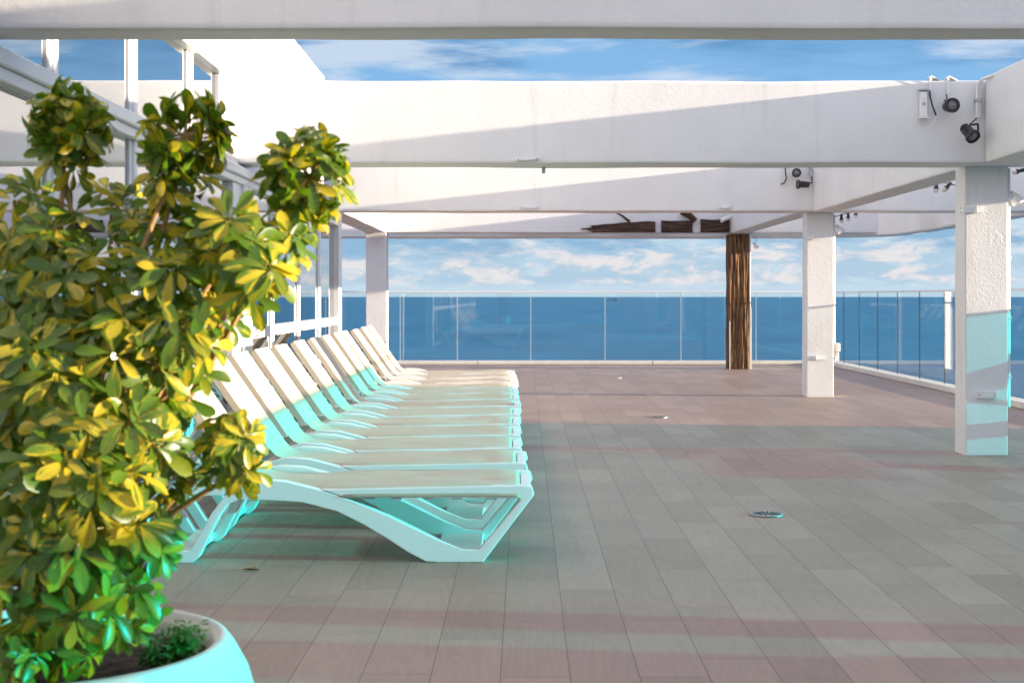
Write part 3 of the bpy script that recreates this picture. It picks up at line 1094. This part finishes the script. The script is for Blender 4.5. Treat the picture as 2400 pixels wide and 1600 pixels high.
ORD = ['nearest, beside the potted shrub', 'second from the potted shrub', 'third from the potted shrub', 'fourth from the potted shrub',
       'fifth from the potted shrub', 'sixth from the potted shrub', 'in the very middle of the row', 'sixth from the far railing', 'fifth from the far railing',
       'fourth from the far railing', 'third from the far railing', 'second from the far railing', 'closest to the far railing']
YL = [7.86, 8.88, 9.74, 10.63, 11.50, 12.43, 13.36, 14.28, 15.15, 16.00, 16.98, 18.02, 18.95]
protos = {}
for i, y in enumerate(YL):
    v = i % 6
    ang = R((55.3, 54.8, 55.6, 55.0, 54.5, 55.4)[v])
    if v not in protos:
        t = protos[v] = make_lounger(ang)
    else:
        t = copy_tree(protos[v])
    t.location = (0.030 - 0.0135 * (y - 7.86) + random.uniform(-.018, .018), y, 0.0)
    t.rotation_euler = (0, 0, R(random.uniform(-0.35, 0.35)) + R(0.4))
    tag(t, 'white framed sun lounger with cream sling, ' + ORD[i], 'sun lounger', 'sun loungers in a row')

for (x, y, rz, txt) in ((3.95, 3.55, 181, 'unseen sun lounger added for its shadow, by the turquoise screen, nearest the viewer'), (3.9, 4.75, 178.5, 'unseen sun lounger added for its shadow, by the turquoise screen, second from the viewer'),
                        (5.55, 10.55, 268, 'unseen sun lounger added for its shadow, lengthwise beside the turquoise railing near the first column')):
    t = copy_tree(protos[1])  # added out of view to throw shadow bands on floor and near column
    t.location = (x, y, 0)
    t.rotation_euler = (0, 0, R(rz))
    tag(t, txt, 'sun lounger', 'unseen sun loungers added for their shadows')

# ------------------------------------------------------------------ planter, soil, shrub
PX, PY = -0.985, 2.95
pot = thing('planter', 'big round white planter with rolled rim and dark soil in the near left corner', 'planter', (PX, PY, 0))
prof = [(0.27, 0.0), (0.30, 0.02), (0.375, 0.18), (0.425, 0.34), (0.445, 0.46), (0.44, 0.56), (0.42, 0.63), (0.392, 0.682), (0.376, 0.703), (0.362, 0.708), (0.348, 0.700), (0.34, 0.67), (0.335, 0.60)]
b = MB().lathe(prof, 72)
b.build('pot', 'pot_resin', pot, smooth=60)
vs, fs = [], []
nr, na = 14, 48
for i in range(nr + 1):
    for k in range(na):
        rr = 0.345 * i / nr
        a = 2 * math.pi * k / na
        x, y = rr * math.cos(a), rr * math.sin(a)
        vs.append((x, y, 0.652 + 0.014 * noise.noise(Vector((x * 16, y * 16, 0))) + 0.006 * noise.noise(Vector((x * 50, y * 50, 2)))))
for i in range(nr):
    for k in range(na):
        k2 = (k + 1) % na
        fs.append((i * na + k, i * na + k2, (i + 1) * na + k2, (i + 1) * na + k))
MB().add(vs, fs).build('soil', 'soil', pot, smooth=60)
pot.scale = (0.965, 0.965, 0.97)


class Leaves:
    def __init__(self):
        self.v, self.f, self.a = [], [], []

    def leaflet(self, base, d, up, L, W, droop, fold, rnd):
        """obovate blade from base along d, faces towards up"""
        d = d.normalized()
        side = d.cross(up)
        side = side.normalized() if side.length > 1e-4 else d.orthogonal().normalized()
        nrm = side.cross(d).normalized()
        ts = (0.0, 0.14, 0.34, 0.56, 0.76, 0.91, 1.0)
        ws = (0.04, 0.18, 0.56, 0.92, 1.0, 0.68, 0.06)
        o = len(self.v)
        for t, w in zip(ts, ws):
            c = base + d * (L * t) - nrm * (droop * L * t * t) + side * (0.05 * L * math.sin(t * 3 + rnd * 20))
            for s in (-1, 0, 1):
                self.v.append(c + side * (s * w * W) + nrm * (abs(s) * w * W * fold))
                self.a.append((s, t, rnd))
        for i in range(len(ts) - 1):
            for j in range(2):
                a = o + i * 3 + j
                self.f.append((a, a + 1, a + 4, a + 3))

    def whorl(self, c, axis, L, rng, n=None, spread=None):
        axis = axis.normalized()
        e1 = axis.orthogonal().normalized()
        e2 = axis.cross(e1)
        n = n or rng.randint(7, 9)
        a0 = rng.random() * 6.28
        tilt = spread if spread is not None else R(rng.uniform(68, 104))
        for k in range(n):
            a = a0 + 2 * math.pi * k / n + rng.uniform(-.2, .2)
            tt = tilt + rng.uniform(-.22, .22)
            d = axis * math.cos(tt) + (e1 * math.cos(a) + e2 * math.sin(a)) * math.sin(tt)
            l = L * rng.uniform(0.72, 1.15)
            self.leaflet(c + d * (0.12 * l), d, axis, l, l * rng.uniform(0.165, 0.215), rng.uniform(0.08, 0.45), rng.uniform(0.1, 0.45), rng.random())

    def build(self, name, mat, parent):
        me = bpy.data.meshes.new(name)
        me.from_pydata([tuple(v) for v in self.v], [], self.f)
        at = me.attributes.new('leafuv', 'FLOAT_VECTOR', 'POINT')
        for i, x in enumerate(self.a):
            at.data[i].vector = x
        me.materials.append(MAT[mat])
        for p in me.polygons:
            p.use_smooth = True
        o = bpy.data.objects.new(name, me)
        col.objects.link(o)
        o.parent = parent
        return o


shrub = thing('umbrella_shrub', 'leafy green and yellow variegated shrub growing out of the white planter', 'shrub', (PX, PY, 0.65))
so = Vector(shrub.location)
lv, tw = Leaves(), MB()
rng = random.Random(5)
# lobes of the crown: photograph px, py, radius px, depth, leaf length, whorls
CL = [
    (160, 285, 100, 2.90, .058, 26, 1), (155, 370, 84, 2.92, .054, 12, 1),
    (432, 315, 100, 2.88, .064, 24, 1), (418, 420, 90, 2.92, .058, 14, 1),
    (725, 412, 118, 2.92, .062, 32, 1), (700, 500, 60, 2.95, .058, 5, 1),
    (560, 560, 105, 2.80, .072, 22, 0), (475, 565, 90, 2.95, .066, 16, 0), (600, 640, 70, 2.75, .074, 9, 0), (660, 570, 55, 2.85, .07, 6, 0),
    (330, 560, 90, 2.95, .062, 14, 0), (270, 480, 60, 3.05, .058, 6, 0), (140, 560, 110, 2.95, .068, 20, 0), (30, 580, 90, 3.0, .066, 14, 0), (45, 470, 60, 3.05, .07, 3, 0),
    (210, 690, 130, 2.85, .075, 26, 0), (70, 730, 130, 2.9, .074, 26, 0), (380, 680, 120, 2.8, .076, 22, 0), (500, 700, 90, 2.9, .074, 14, 0),
    (440, 780, 90, 2.75, .078, 14, 0), (300, 820, 130, 2.75, .078, 24, 0), (120, 870, 140, 2.75, .08, 26, 0), (430, 880, 70, 2.85, .074, 10, 0),
    (30, 960, 120, 2.8, .078, 20, 0), (210, 990, 130, 2.68, .08, 24, 0), (330, 1010, 100, 2.7, .08, 14, 0), (390, 960, 60, 2.85, .07, 8, 0),
    (555, 1020, 70, 2.80, .058, 16, 0), (585, 1085, 55, 2.80, .056, 10, 0), (500, 1065, 45, 2.82, .056, 6, 0), (440, 1130, 50, 2.85, .058, 7, 0), (395, 1080, 55, 2.85, .06, 6, 0),
    (120, 1120, 130, 2.65, .08, 22, 0), (250, 1150, 100, 2.62, .08, 14, 0), (30, 1200, 120, 2.7, .078, 18, 0),
    (150, 1270, 120, 2.62, .078, 18, 0), (290, 1230, 80, 2.66, .07, 12, 0), (345, 1290, 55, 2.75, .06, 8, 0), (370, 1230, 40, 2.85, .05, 5, 0),
    (60, 1370, 120, 2.66, .075, 16, 0), (200, 1390, 100, 2.64, .075, 12, 0), (290, 1390, 70, 2.7, .066, 8, 0), (300, 1470, 50, 2.70, .05, 7, 0), (80, 1490, 90, 2.72, .066, 8, 0), (30, 1540, 60, 2.6, .05, 6, 0), (325, 1425, 45, 2.74, .05, 7, 0), (175, 1500, 80, 2.68, .06, 9, 0),
]
root = Vector((PX, PY, 0.64))
stems = [Vector((PX - 0.05, PY + 0.03, 0.64)), Vector((PX + 0.07, PY - 0.05, 0.64)), Vector((PX - 0.01, PY - 0.10, 0.64)), Vector((PX + 0.04, PY + 0.10, 0.64))]
for ci, (px, py, rp, d, L, n, ball) in enumerate(CL):
    c = P(px, py, d)
    r = rp * d / F
    L *= 0.96 if ball else 0.89
    n = max(3, round(n * (1.0 if ball else 0.60)))
    # stem from the soil to the lobe
    s = stems[ci % 4]
    mid = s.lerp(c, 0.5)
    mid.x = s.x + (c.x - s.x) * 0.35
    mid.z += 0.03
    if c.z > 0.82:
        pts = []
        for k in range(9):
            t = k / 8
            q = s * (1 - t) ** 2 + mid * 2 * t * (1 - t) + c * t * t
            pts.append(q + Vector((noise.noise(q * 7) * .015, noise.noise(q * 7 + Vector((5, 0, 0))) * .015, 0)) - so)
        tw.tube(pts, [0.011 - 0.0065 * k / 8 for k in range(9)], 6)
    for k in range(n):
        # whorls through the lobe's volume, most of them near its surface
        while True:
            v = Vector((rng.uniform(-1, 1), rng.uniform(-1, 1), rng.uniform(-1, 1)))
            if 0.05 < v.length < 1:
                break
        if not ball and rng.random() < 0.6:
            v.y = -abs(v.y)
        v = v.normalized() * (v.length ** 0.45)
        rad = r * (0.66 if ball else 0.78)
        p = c + Vector((v.x * rad, v.y * rad * 0.9, v.z * rad * 0.9))
        ax = (v.normalized() * (1.0 if ball else 0.62) + (Vector((0.05, -0.15, 0.30)) if ball else Vector((0.22, -0.42, 0.42)))).normalized()
        tw.tube([c - so, (c.lerp(p, 0.55) + Vector((0, 0, -0.008))) - so, p - so], [0.0032, 0.0025, 0.0018], 4, cap=False)
        lv.whorl(p - so, ax, L, rng, spread=R(rng.uniform(48, 80)) if ball else None)
tw.build('stem', 'bark', shrub, smooth=60)
lv.build('foliage', 'shrub_leaf', shrub)

weed = thing('small_weed', 'small feathery green weed at the right rim of the white planter', 'weed', (PX + 0.262, PY - 0.06, 0.636))
wl = Leaves()
rng = random.Random(8)
wst = MB()
for k in range(46):
    a = rng.uniform(0, 6.28)
    rr = rng.uniform(0, 0.05)
    base = Vector((rr * math.cos(a) * 0.8, rr * math.sin(a) * 1.1, 0.0))
    tip = base + Vector((rng.uniform(-.035, .045), rng.uniform(-.04, .04), rng.uniform(.03, .10)))
    wst.tube([base, base.lerp(tip, .5) + Vector((0, 0, .008)), tip], 0.0012, 4, cap=False)
    for q in range(5):
        c = base.lerp(tip, 0.35 + 0.65 * q / 4)
        wl.whorl(c, Vector((rng.uniform(-.5, .5), rng.uniform(-.5, .5), 1)), 0.021, rng, n=5)
wst.build('stem', 'weed_leaf', weed)
wl.build('foliage', 'weed_leaf', weed)

# ------------------------------------------------------------------ spotlights
def spotlight(name, loc, aim, label, r=0.062, length=0.13, bracket=None, cable=None):
    t = thing(name, label, 'spotlight', loc, group='black spotlights on the pergola')
    q = Vector(aim).normalized().to_track_quat('Z', 'X').to_matrix().to_4x4()
    b = MB()
    b.lathe([(r * .55, -length), (r * .66, -length + .008), (r * .66, -length + .03), (r * .58, -length + .034), (r * .74, -length + .045), (r * .74, -.02), (r * .78, -.012)], 28, q)
    b.build('body', 'black_metal', t, smooth=50)
    b = MB()
    b.lathe([(r * .80, -.014), (r, -.010), (r, .010), (r * .96, .014), (r * .72, .014), (r * .70, .004)], 32, q)
    for k in range(3):
        a = 2.1 * k + .6
        b.lathe([(.006, .012), (.006, .018)], 8, q @ Matrix.Translation((r * .86 * math.cos(a), r * .86 * math.sin(a), 0)))
    b.build('bezel', 'black_metal', t, smooth=40)
    b = MB()
    b.lathe([(r * .69, .0), (r * .66, .006), (r * .4, .010), (r * .38, .007), (r * .2, .012), (0, .010)], 28, q)
    b.build('lens', 'lens_glass', t, smooth=60)
    if bracket:
        b = MB()
        for (p0, p1) in zip(bracket[:-1], bracket[1:]):
            b.tube([p0, p1], 0.009, 6)
        b.build('bracket', 'black_metal', t)
    if cable:
        MB().tube(cable, 0.006, 6).build('cable', 'dark_plastic', t, smooth=60)
    return t


def rel(o, *pts):
    return [tuple(Vector(p) - Vector(o)) for p in pts]


o = P(2232, 247, 12.12)
spotlight('spotlight', o, (0.05, -1, -0.05), 'round black spotlight facing out on the near crossbeam, beside the power strip', 0.064, 0.14,
          rel(o, P(2216, 236, 12.16), P(2214, 236, 12.29)), rel(o, P(2218, 222, 12.28), P(2219, 230, 12.24), P(2222, 238, 12.2)))
o = P(2280, 320, 12.05)
spotlight('spotlight', o, (0.28, -0.75, -0.62), 'black spotlight tilted downwards in the corner below the white conduit', 0.064, 0.15,
          rel(o, P(2274, 293, 12.1), P(2292, 291, 12.16), P(2293, 310, 12.2), P(2296, 320, 12.24)), rel(o, P(2289, 277, 12.24), P(2282, 284, 12.22), P(2272, 292, 12.18)))
o = P(1867, 405, 19.45)
spotlight('spotlight', o, (0.0, -1, 0.05), 'round black spotlight facing out on the second crossbeam, under the first beam', 0.063, 0.13,
          rel(o, P(1867, 412, 19.5), P(1867, 412, 19.63)))
o = P(1871, 432, 19.42)
spotlight('spotlight', o, (-1, -0.15, 0.02), 'black spotlight lying sideways on the second crossbeam, pointing left', 0.063, 0.15,
          rel(o, P(1890, 430, 19.5), P(1903, 428, 19.62)), rel(o, P(1903, 425, 19.6), P(1902, 414, 19.6), P(1900, 404, 19.6)))

# conduit and straps over the near beam
t = thing('cable_conduit', 'white plastic conduit bending over the beam corner down to the tilted spotlight', 'conduit', (3.90, 12.2, 2.8))
o = Vector(t.location)
MB().tube(rel(o, P(2340, 172, 12.0), P(2318, 180, 12.1), P(2303, 186, 12.2), P(2293, 196, 12.25), P(2290, 215, 12.26), P(2290, 276, 12.26)), 0.014, 10).build('pipe', 'white_paint', t, smooth=60)
MB().tube(rel(o, P(2299, 188, 12.22), P(2297, 215, 12.26), P(2296, 275, 12.26)), 0.008, 8).build('pipe', 'white_paint', t, smooth=60)
MB().box(-.03, .035, -.02, .02, -.014, .014).build('clamp', 'grey_metal', t, bevel=.003, loc=tuple(P(2292, 236, 12.26) - o))

t = thing('pipe_run', 'white pipe with two bent straps lying on top of the near crossbeam', 'pipe', (3.6, 12.33, 3.28))
o = Vector(t.location)
MB().tube(rel(o, P(2180, 192, 12.36), P(2235, 193, 12.36), P(2296, 195, 12.36)), 0.012, 8).build('pipe', 'grey_metal', t, smooth=60)
for px in (2181, 2222):
    a = P(px, 186, 12.28)
    b = MB()
    b.box(-.012, .012, -.006, .0, -.13, .02)
    b.add([(-.012, -.004, .02), (.012, -.004, .03), (.10, .05, .0), (.10, .08, .0), (-.012, .08, .02), (-.012, -.004, .012), (.012, -.004, .022), (.10, .05, -.008), (.10, .08, -.008), (-.012, .08, .012)],
          [(0, 1, 2, 3, 4), (9, 8, 7, 6, 5), (0, 5, 6, 1), (1, 6, 7, 2), (2, 7, 8, 3), (3, 8, 9, 4), (4, 9, 5, 0)])
    b.build('strap', 'white_paint', t, loc=tuple(a - o))

t = thing('power_strip', 'white upright power strip mounted on the near crossbeam left of the spotlight', 'power strip', tuple(P(2164, 244, 12.27)))
MB().box(-.030, .030, -.02, .02, -.105, .105).build('housing', 'white_paint', t, bevel=.005)
for k in range(3):
    MB().lathe([(.016, 0), (.016, .004), (.012, .004)], 16, Matrix.Translation((0, -.0205, -.06 + .06 * k)) @ Matrix.Rotation(R(90), 4, 'X')).build('socket', 'white_metal' if k != 1 else 'grey_metal', t)
MB().box(-.038, .045, -.035, .02, -.125, -.108).build('shelf', 'white_paint', t, bevel=.003)
MB().box(-.04, .045, -.03, .02, .112, .128).build('cap', 'grey_metal', t, bevel=.003)

t = thing('loose_cable', 'loose black cable hanging beside the power strip with a bare end', 'cable', tuple(P(2180, 218, 12.26)))
o = Vector(t.location)
MB().tube(rel(o, P(2179, 213, 12.27), P(2180, 228, 12.25), P(2186, 250, 12.24), P(2194, 271, 12.25)), 0.0075, 6).build('sheath', 'dark_plastic', t, smooth=60)
MB().tube(rel(o, P(2194, 271, 12.25), P(2194, 279, 12.25), P(2187, 290, 12.26), P(2178, 299, 12.27)), 0.004, 5).build('wire', 'white_paint', t, smooth=60)
t = thing('loose_cable', 'short black cable dangling left of the facing spotlight on the second crossbeam', 'cable', tuple(P(1840, 394, 19.58)))
o = Vector(t.location)
MB().tube(rel(o, P(1840, 385, 19.59), P(1841, 405, 19.57), P(1843, 418, 19.57), P(1838, 429, 19.58), P(1830, 432, 19.59)), 0.009, 6).build('sheath', 'dark_plastic', t, smooth=60)

t = thing('junction_box', 'small grey wire tangle box at the corner of the second crossbeam', 'junction box', tuple(P(1904, 402, 19.58)))
b = MB()
b.box(-.045, .03, -.02, .03, -.05, .08)
b.build('housing', 'grey_metal', t, bevel=.006)
b = MB()
for k in range(4):
    r1 = random.Random(k)
    pts = [(r1.uniform(-.05, .04), -.03 - r1.uniform(0, .02), .07 - .03 * j + r1.uniform(-.01, .01)) for j in range(6)]
    b.tube(pts, .004, 5)
b.build('wire', 'white_paint', t, smooth=60)

# small plates and brackets on the pergola
def plate(px, py, d, w, h, label, tilt=0.0, mat='white_paint', depth=0.02):
    t = thing('mounting_plate', label, 'plate', tuple(P(px, py, d)))
    M = Matrix.Rotation(tilt, 4, 'Y')
    MB().box(-w / 2, w / 2, -depth, depth, -h / 2, h / 2, M).build('plate', mat, t, bevel=.003)
    b = MB()
    for s in (-1, 1):
        b.lathe([(.007, 0), (.007, .006), (.004, .008)], 8, M @ Matrix.Translation((s * w * .4, -depth, 0)) @ Matrix.Rotation(R(90), 4, 'X'))
    b.build('screw', 'grey_metal', t)


plate(1236, 373, 12.285, 0.20, 0.022, 'thin white strip fixed low on the near crossbeam, tilted', R(-4))
plate(1240, 485, 19.605, 0.26, 0.035, 'thin white plate low in the middle of the second crossbeam')
plate(1698, 485, 19.605, 0.16, 0.04, 'small white plate low on the second crossbeam above the security camera')
plate(2312, 924, 12.57, 0.175, 0.062, 'white socket plate on the turquoise lit front of the near column')
t = thing('pipe_stub', 'short grey pipe stub hanging under the near crossbeam', 'pipe', tuple(P(1274, 398, 12.6)))
MB().lathe([(.014, -.03), (.016, -.028), (.016, .03), (.012, .04)], 12).build('pipe', 'grey_metal', t)


def clip(px, py, d, s, label):
    """angle bracket folded round the left front corner of a column"""
    t = thing('corner_bracket', label, 'bracket', tuple(P(px, py, d)))
    b = MB()
    b.box(-.012, 0.0, 0.0, .12 * s, -.03 * s, .03 * s)
    b.box(0.0, .16 * s, -.012, 0.0, -.03 * s, .03 * s)
    b.box(.085 * s, .10 * s, -.045, -.0125, -.03 * s, .03 * s)
    b.build('plate', 'white_metal', t, bevel=.003)
    b = MB()
    for zz in (-.018, .018):
        b.lathe([(.006, 0), (.006, .006), (.003, .008)], 8, Matrix.Translation((.13 * s, -.012, zz * s)) @ Matrix.Rotation(R(90), 4, 'X'))
        b.lathe([(.006, 0), (.006, .006), (.003, .008)], 8, Matrix.Translation((-.012, .07 * s, zz * s)) @ Matrix.Rotation(R(-90), 4, 'Y'))
    b.build('screw', 'grey_metal', t)


clip(2262, 491, 12.575, 1.0, 'white angle bracket high on the corner of the near column')
clip(1890.5, 557, 19.85, 1.0, 'white angle bracket high on the corner of the middle column')
t = thing('latch_plate', 'white latch plate low on the sunlit front of the middle column', 'latch', tuple(P(1920, 838, 19.84)))
MB().box(-.09, .09, -.01, .01, -.028, .028).build('plate', 'white_metal', t, bevel=.003)
MB().box(-.062, -.052, -.085, -.0105, -.03, .03).build('latch', 'white_metal', t, bevel=.002)

# conduits, lamps and boxes on the right edges of the columns
def wall_conduit(x, y, z0, z1, label):
    t = thing('wall_conduit', label, 'conduit', (x, y, z0))
    MB().tube([(0, 0, 0), (0, 0, z1 - z0)], 0.017, 10).build('pipe', 'white_paint', t, smooth=60)
    b = MB()
    for k in range(4):
        z = (z1 - z0) * (k + .5) / 4
        b.box(-.03, .022, -.022, .022, z - .012, z + .012)
    b.build('clamp', 'white_metal', t, bevel=.002)


wall_conduit(4.305, 12.66, 0.42, 2.54, 'white conduit running down the right edge of the near column')
wall_conduit(4.345, 19.98, 0.55, 2.55, 'white conduit running down the right edge of the middle column')
t = thing('outlet_box', 'cream outlet box at the foot of the conduit on the middle column', 'outlet box', (4.39, 19.96, .60))
MB().box(-.03, .03, -.05, .05, .03, .15).build('housing', 'white_paint', t, bevel=.012)
MB().box(-.03, .012, -.045, .045, -.10, .025).build('cover', 'white_paint', t, bevel=.008)


def lamp(px, py, d, label, wire=None):
    t = thing('wall_lamp', label, 'lamp', tuple(P(px, py, d)), group='small white lamps on the columns')
    q = Matrix.Rotation(R(-28), 4, 'Y')
    MB().lathe([(.052, -.06), (.055, -.05), (.045, .0), (.030, .03), (.014, .045), (.012, .06)], 20, q).build('lamp_shade', 'white_paint', t, smooth=50)
    MB().lathe([(.0, -.066), (.03, -.064), (.046, -.055), (.046, -.045)], 16, q).build('lens', 'bulb_white', t, smooth=50)
    MB().tube([(-.06, 0, .03), (-.03, 0, .055), (-.012, 0, .04)], .008, 6).build('arm', 'grey_metal', t, smooth=60)
    if wire:
        MB().tube([(-.05, 0, .19), (.0, 0, .15), (.02, 0, .09), (-.005, 0, .05)], .004, 5).build('wire', 'dark_plastic', t, smooth=60)


lamp(2380, 463, 12.66, 'small white lamp on the right edge of the near column')
lamp(1968, 536, 19.96, 'small white lamp on the right edge of the middle column')
lamp(1771, 575, 27.6, 'small white lamp hung by a wire on the timber clad column', True)

# security camera under the second beam by the timber column
t = thing('security_camera', 'white bullet security camera on the timber cladding under the second crossbeam', 'camera', tuple(P(1703, 511, 27.22)))
q = Vector((-.85, -.35, -.35)).normalized().to_track_quat('Z', 'X').to_matrix().to_4x4()
MB().lathe([(.036, -.11), (.04, -.10), (.04, .10), (.045, .105), (.045, .13), (.034, .13)], 20, q).build('body', 'white_paint', t, smooth=40)
MB().lathe([(.032, .115), (.030, .128), (.0, .131)], 16, q).build('lens', 'black_metal', t, smooth=40)
MB().tube([(.06, .03, .03), (.11, .08, .07), (.13, .16, .09)], .018, 8).build('bracket', 'white_paint', t, smooth=60)
MB().box(.03, .15, .10, .17, .08, .12).build('base', 'white_paint', t, bevel=.01)

# festoon bulbs
def bulb(px, py, d, label, tilt=(0, 0, 1), s=1.0):
    t = thing('festoon_bulb', label, 'light bulb', tuple(P(px, py, d)), group='festoon bulbs on a black cable')
    q = Vector(tilt).normalized().to_track_quat('Z', 'X').to_matrix().to_4x4() @ Matrix.Scale(s, 4)
    MB().lathe([(.030, -.008), (.030, .0), (.020, .014), (.018, .055), (.021, .058), (.021, .072), (.010, .074)], 16, q).build('socket', 'dark_plastic', t, smooth=40)
    MB().lathe([(.0, -.052), (.014, -.050), (.025, -.036), (.028, -.020), (.024, -.009)], 16, q).build('bulb', 'bulb_white', t, smooth=60)


bulb(1972, 514, 20.3, 'festoon bulb nearest the middle column, lowest of three', s=1.0)
bulb(1988, 510, 20.6, 'festoon bulb between the two others right of the middle column')
bulb(2005.5, 503, 20.9, 'festoon bulb farthest right of the three, half hidden by the beam')
t = thing('festoon_cable', 'thin dark cable carrying the three bulbs right of the middle column', 'cable', tuple(P(1962, 508, 20.2)))
o = Vector(t.location)
MB().tube(rel(o, P(1958, 508, 20.15), P(1972, 503, 20.3), P(1988, 498, 20.6), P(2006, 492, 20.9), P(2030, 484, 21.3)), .007, 5).build('wire', 'dark_plastic', t, smooth=60)
bulb(2218, 440, 15.4, 'tilted festoon bulb on a cable left of the near column', (.75, 0, .8), 1.0)
bulb(2194, 441, 15.9, 'festoon bulb half hidden under the sloping beam, left of the tilted one', (.1, 0, 1), 1.0)
t = thing('festoon_cable', 'thin dark cable running behind the near column to the tilted bulb', 'cable', tuple(P(2228, 433, 15.3)))
o = Vector(t.location)
MB().tube(rel(o, P(2260, 438, 14.9), P(2243, 435, 15.1), P(2229, 432, 15.3), P(2214, 428, 15.5), P(2196, 430, 15.9)), .006, 5).build('wire', 'dark_plastic', t, smooth=60)
bulb(2384, 402, 13.4, 'festoon bulb lying against the beam right of the near column', (1, 0, .25), .9)

# floor drains and litter
def drain(x, y, r, label):
    t = thing('floor_drain', label, 'drain', (x, y, 0.004), group='round floor drains')
    MB().lathe([(r, 0), (r, .004), (r * .9, .006), (0, .006)], 40).build('rim', 'steel', t)
    b = MB()
    for k in range(14):
        a = 2 * math.pi * k / 14
        q = Matrix.Translation((0, 0, .0065)) @ Matrix.Rotation(a, 4, 'Z')
        b.box(r * .32, r * .82, -r * .05, r * .05, 0, .001, q)
    for k in range(6):
        a = 2 * math.pi * (k + .5) / 6
        q = Matrix.Translation((0, 0, .0065)) @ Matrix.Rotation(a, 4, 'Z')
        b.box(r * .08, r * .24, -r * .04, r * .04, 0, .001, q)
    b.build('slot', 'drain_dark', t, smooth=0)


drain(1.553, 9.13, 0.112, 'round slotted steel drain in the open floor right of the sun loungers')
drain(1.555, 16.5, 0.115, 'round steel drain farther back in the floor near the sunlit edge')
t = thing('paper_scrap', 'small white scrap of litter on the far sunlit floor', 'litter', tuple(P(1452, 888, 24.2)))
t.location.z = 0.004
MB().add([(-.04, -.02, 0), (.03, -.03, .004), (.045, .02, .012), (-.01, .035, .02), (-.035, .015, .006), (0, 0, .028)], [(0, 1, 5), (1, 2, 5), (2, 3, 5), (3, 4, 5), (4, 0, 5), (4, 3, 2, 1, 0)]).build('scrap', 'white_paint', t)
t = thing('dry_leaf', 'curled brown dry leaf on the floor before the nearest sun lounger', 'leaf', (-1.40, 7.27, 0.004))
MB().add([(-.045, 0, .004), (-.02, -.018, .012), (.015, -.022, .014), (.05, .0, .002), (.015, .02, .016), (-.02, .015, .01), (0, 0, .0)], [(0, 1, 6), (1, 2, 6), (2, 3, 6), (3, 4, 6), (4, 5, 6), (5, 0, 6)]).build('blade', 'dry_leaf', t, smooth=60)

# a ship on the horizon
sx = P(1436, 0, 9000).x
t = thing('cargo_ship', 'tiny dark cargo ship on the horizon seen through the far glass railing', 'ship', (sx, 9000, -24))
b = MB()
b.add([(-36, -5, 0), (32, -5, 0), (38, 0, 6), (34, -6, 6), (-38, -6, 6), (-36, 5, 0), (32, 5, 0), (34, 6, 6), (-38, 6, 6)],
      [(0, 1, 3, 4), (5, 8, 7, 6), (1, 2, 3), (1, 6, 2), (6, 7, 2), (4, 3, 2, 7, 8), (0, 4, 8, 5), (0, 5, 6, 1)])
b.build('hull', 'ship_hull', t)
b = MB()
b.box(8, 24, -4, 4, 6, 12)
b.box(12, 20, -3, 3, 12.01, 16)
b.build('superstructure', 'ship_hull', t)
MB().box(-2, -1, -.5, .5, 6, 18).build('mast', 'ship_hull', t)
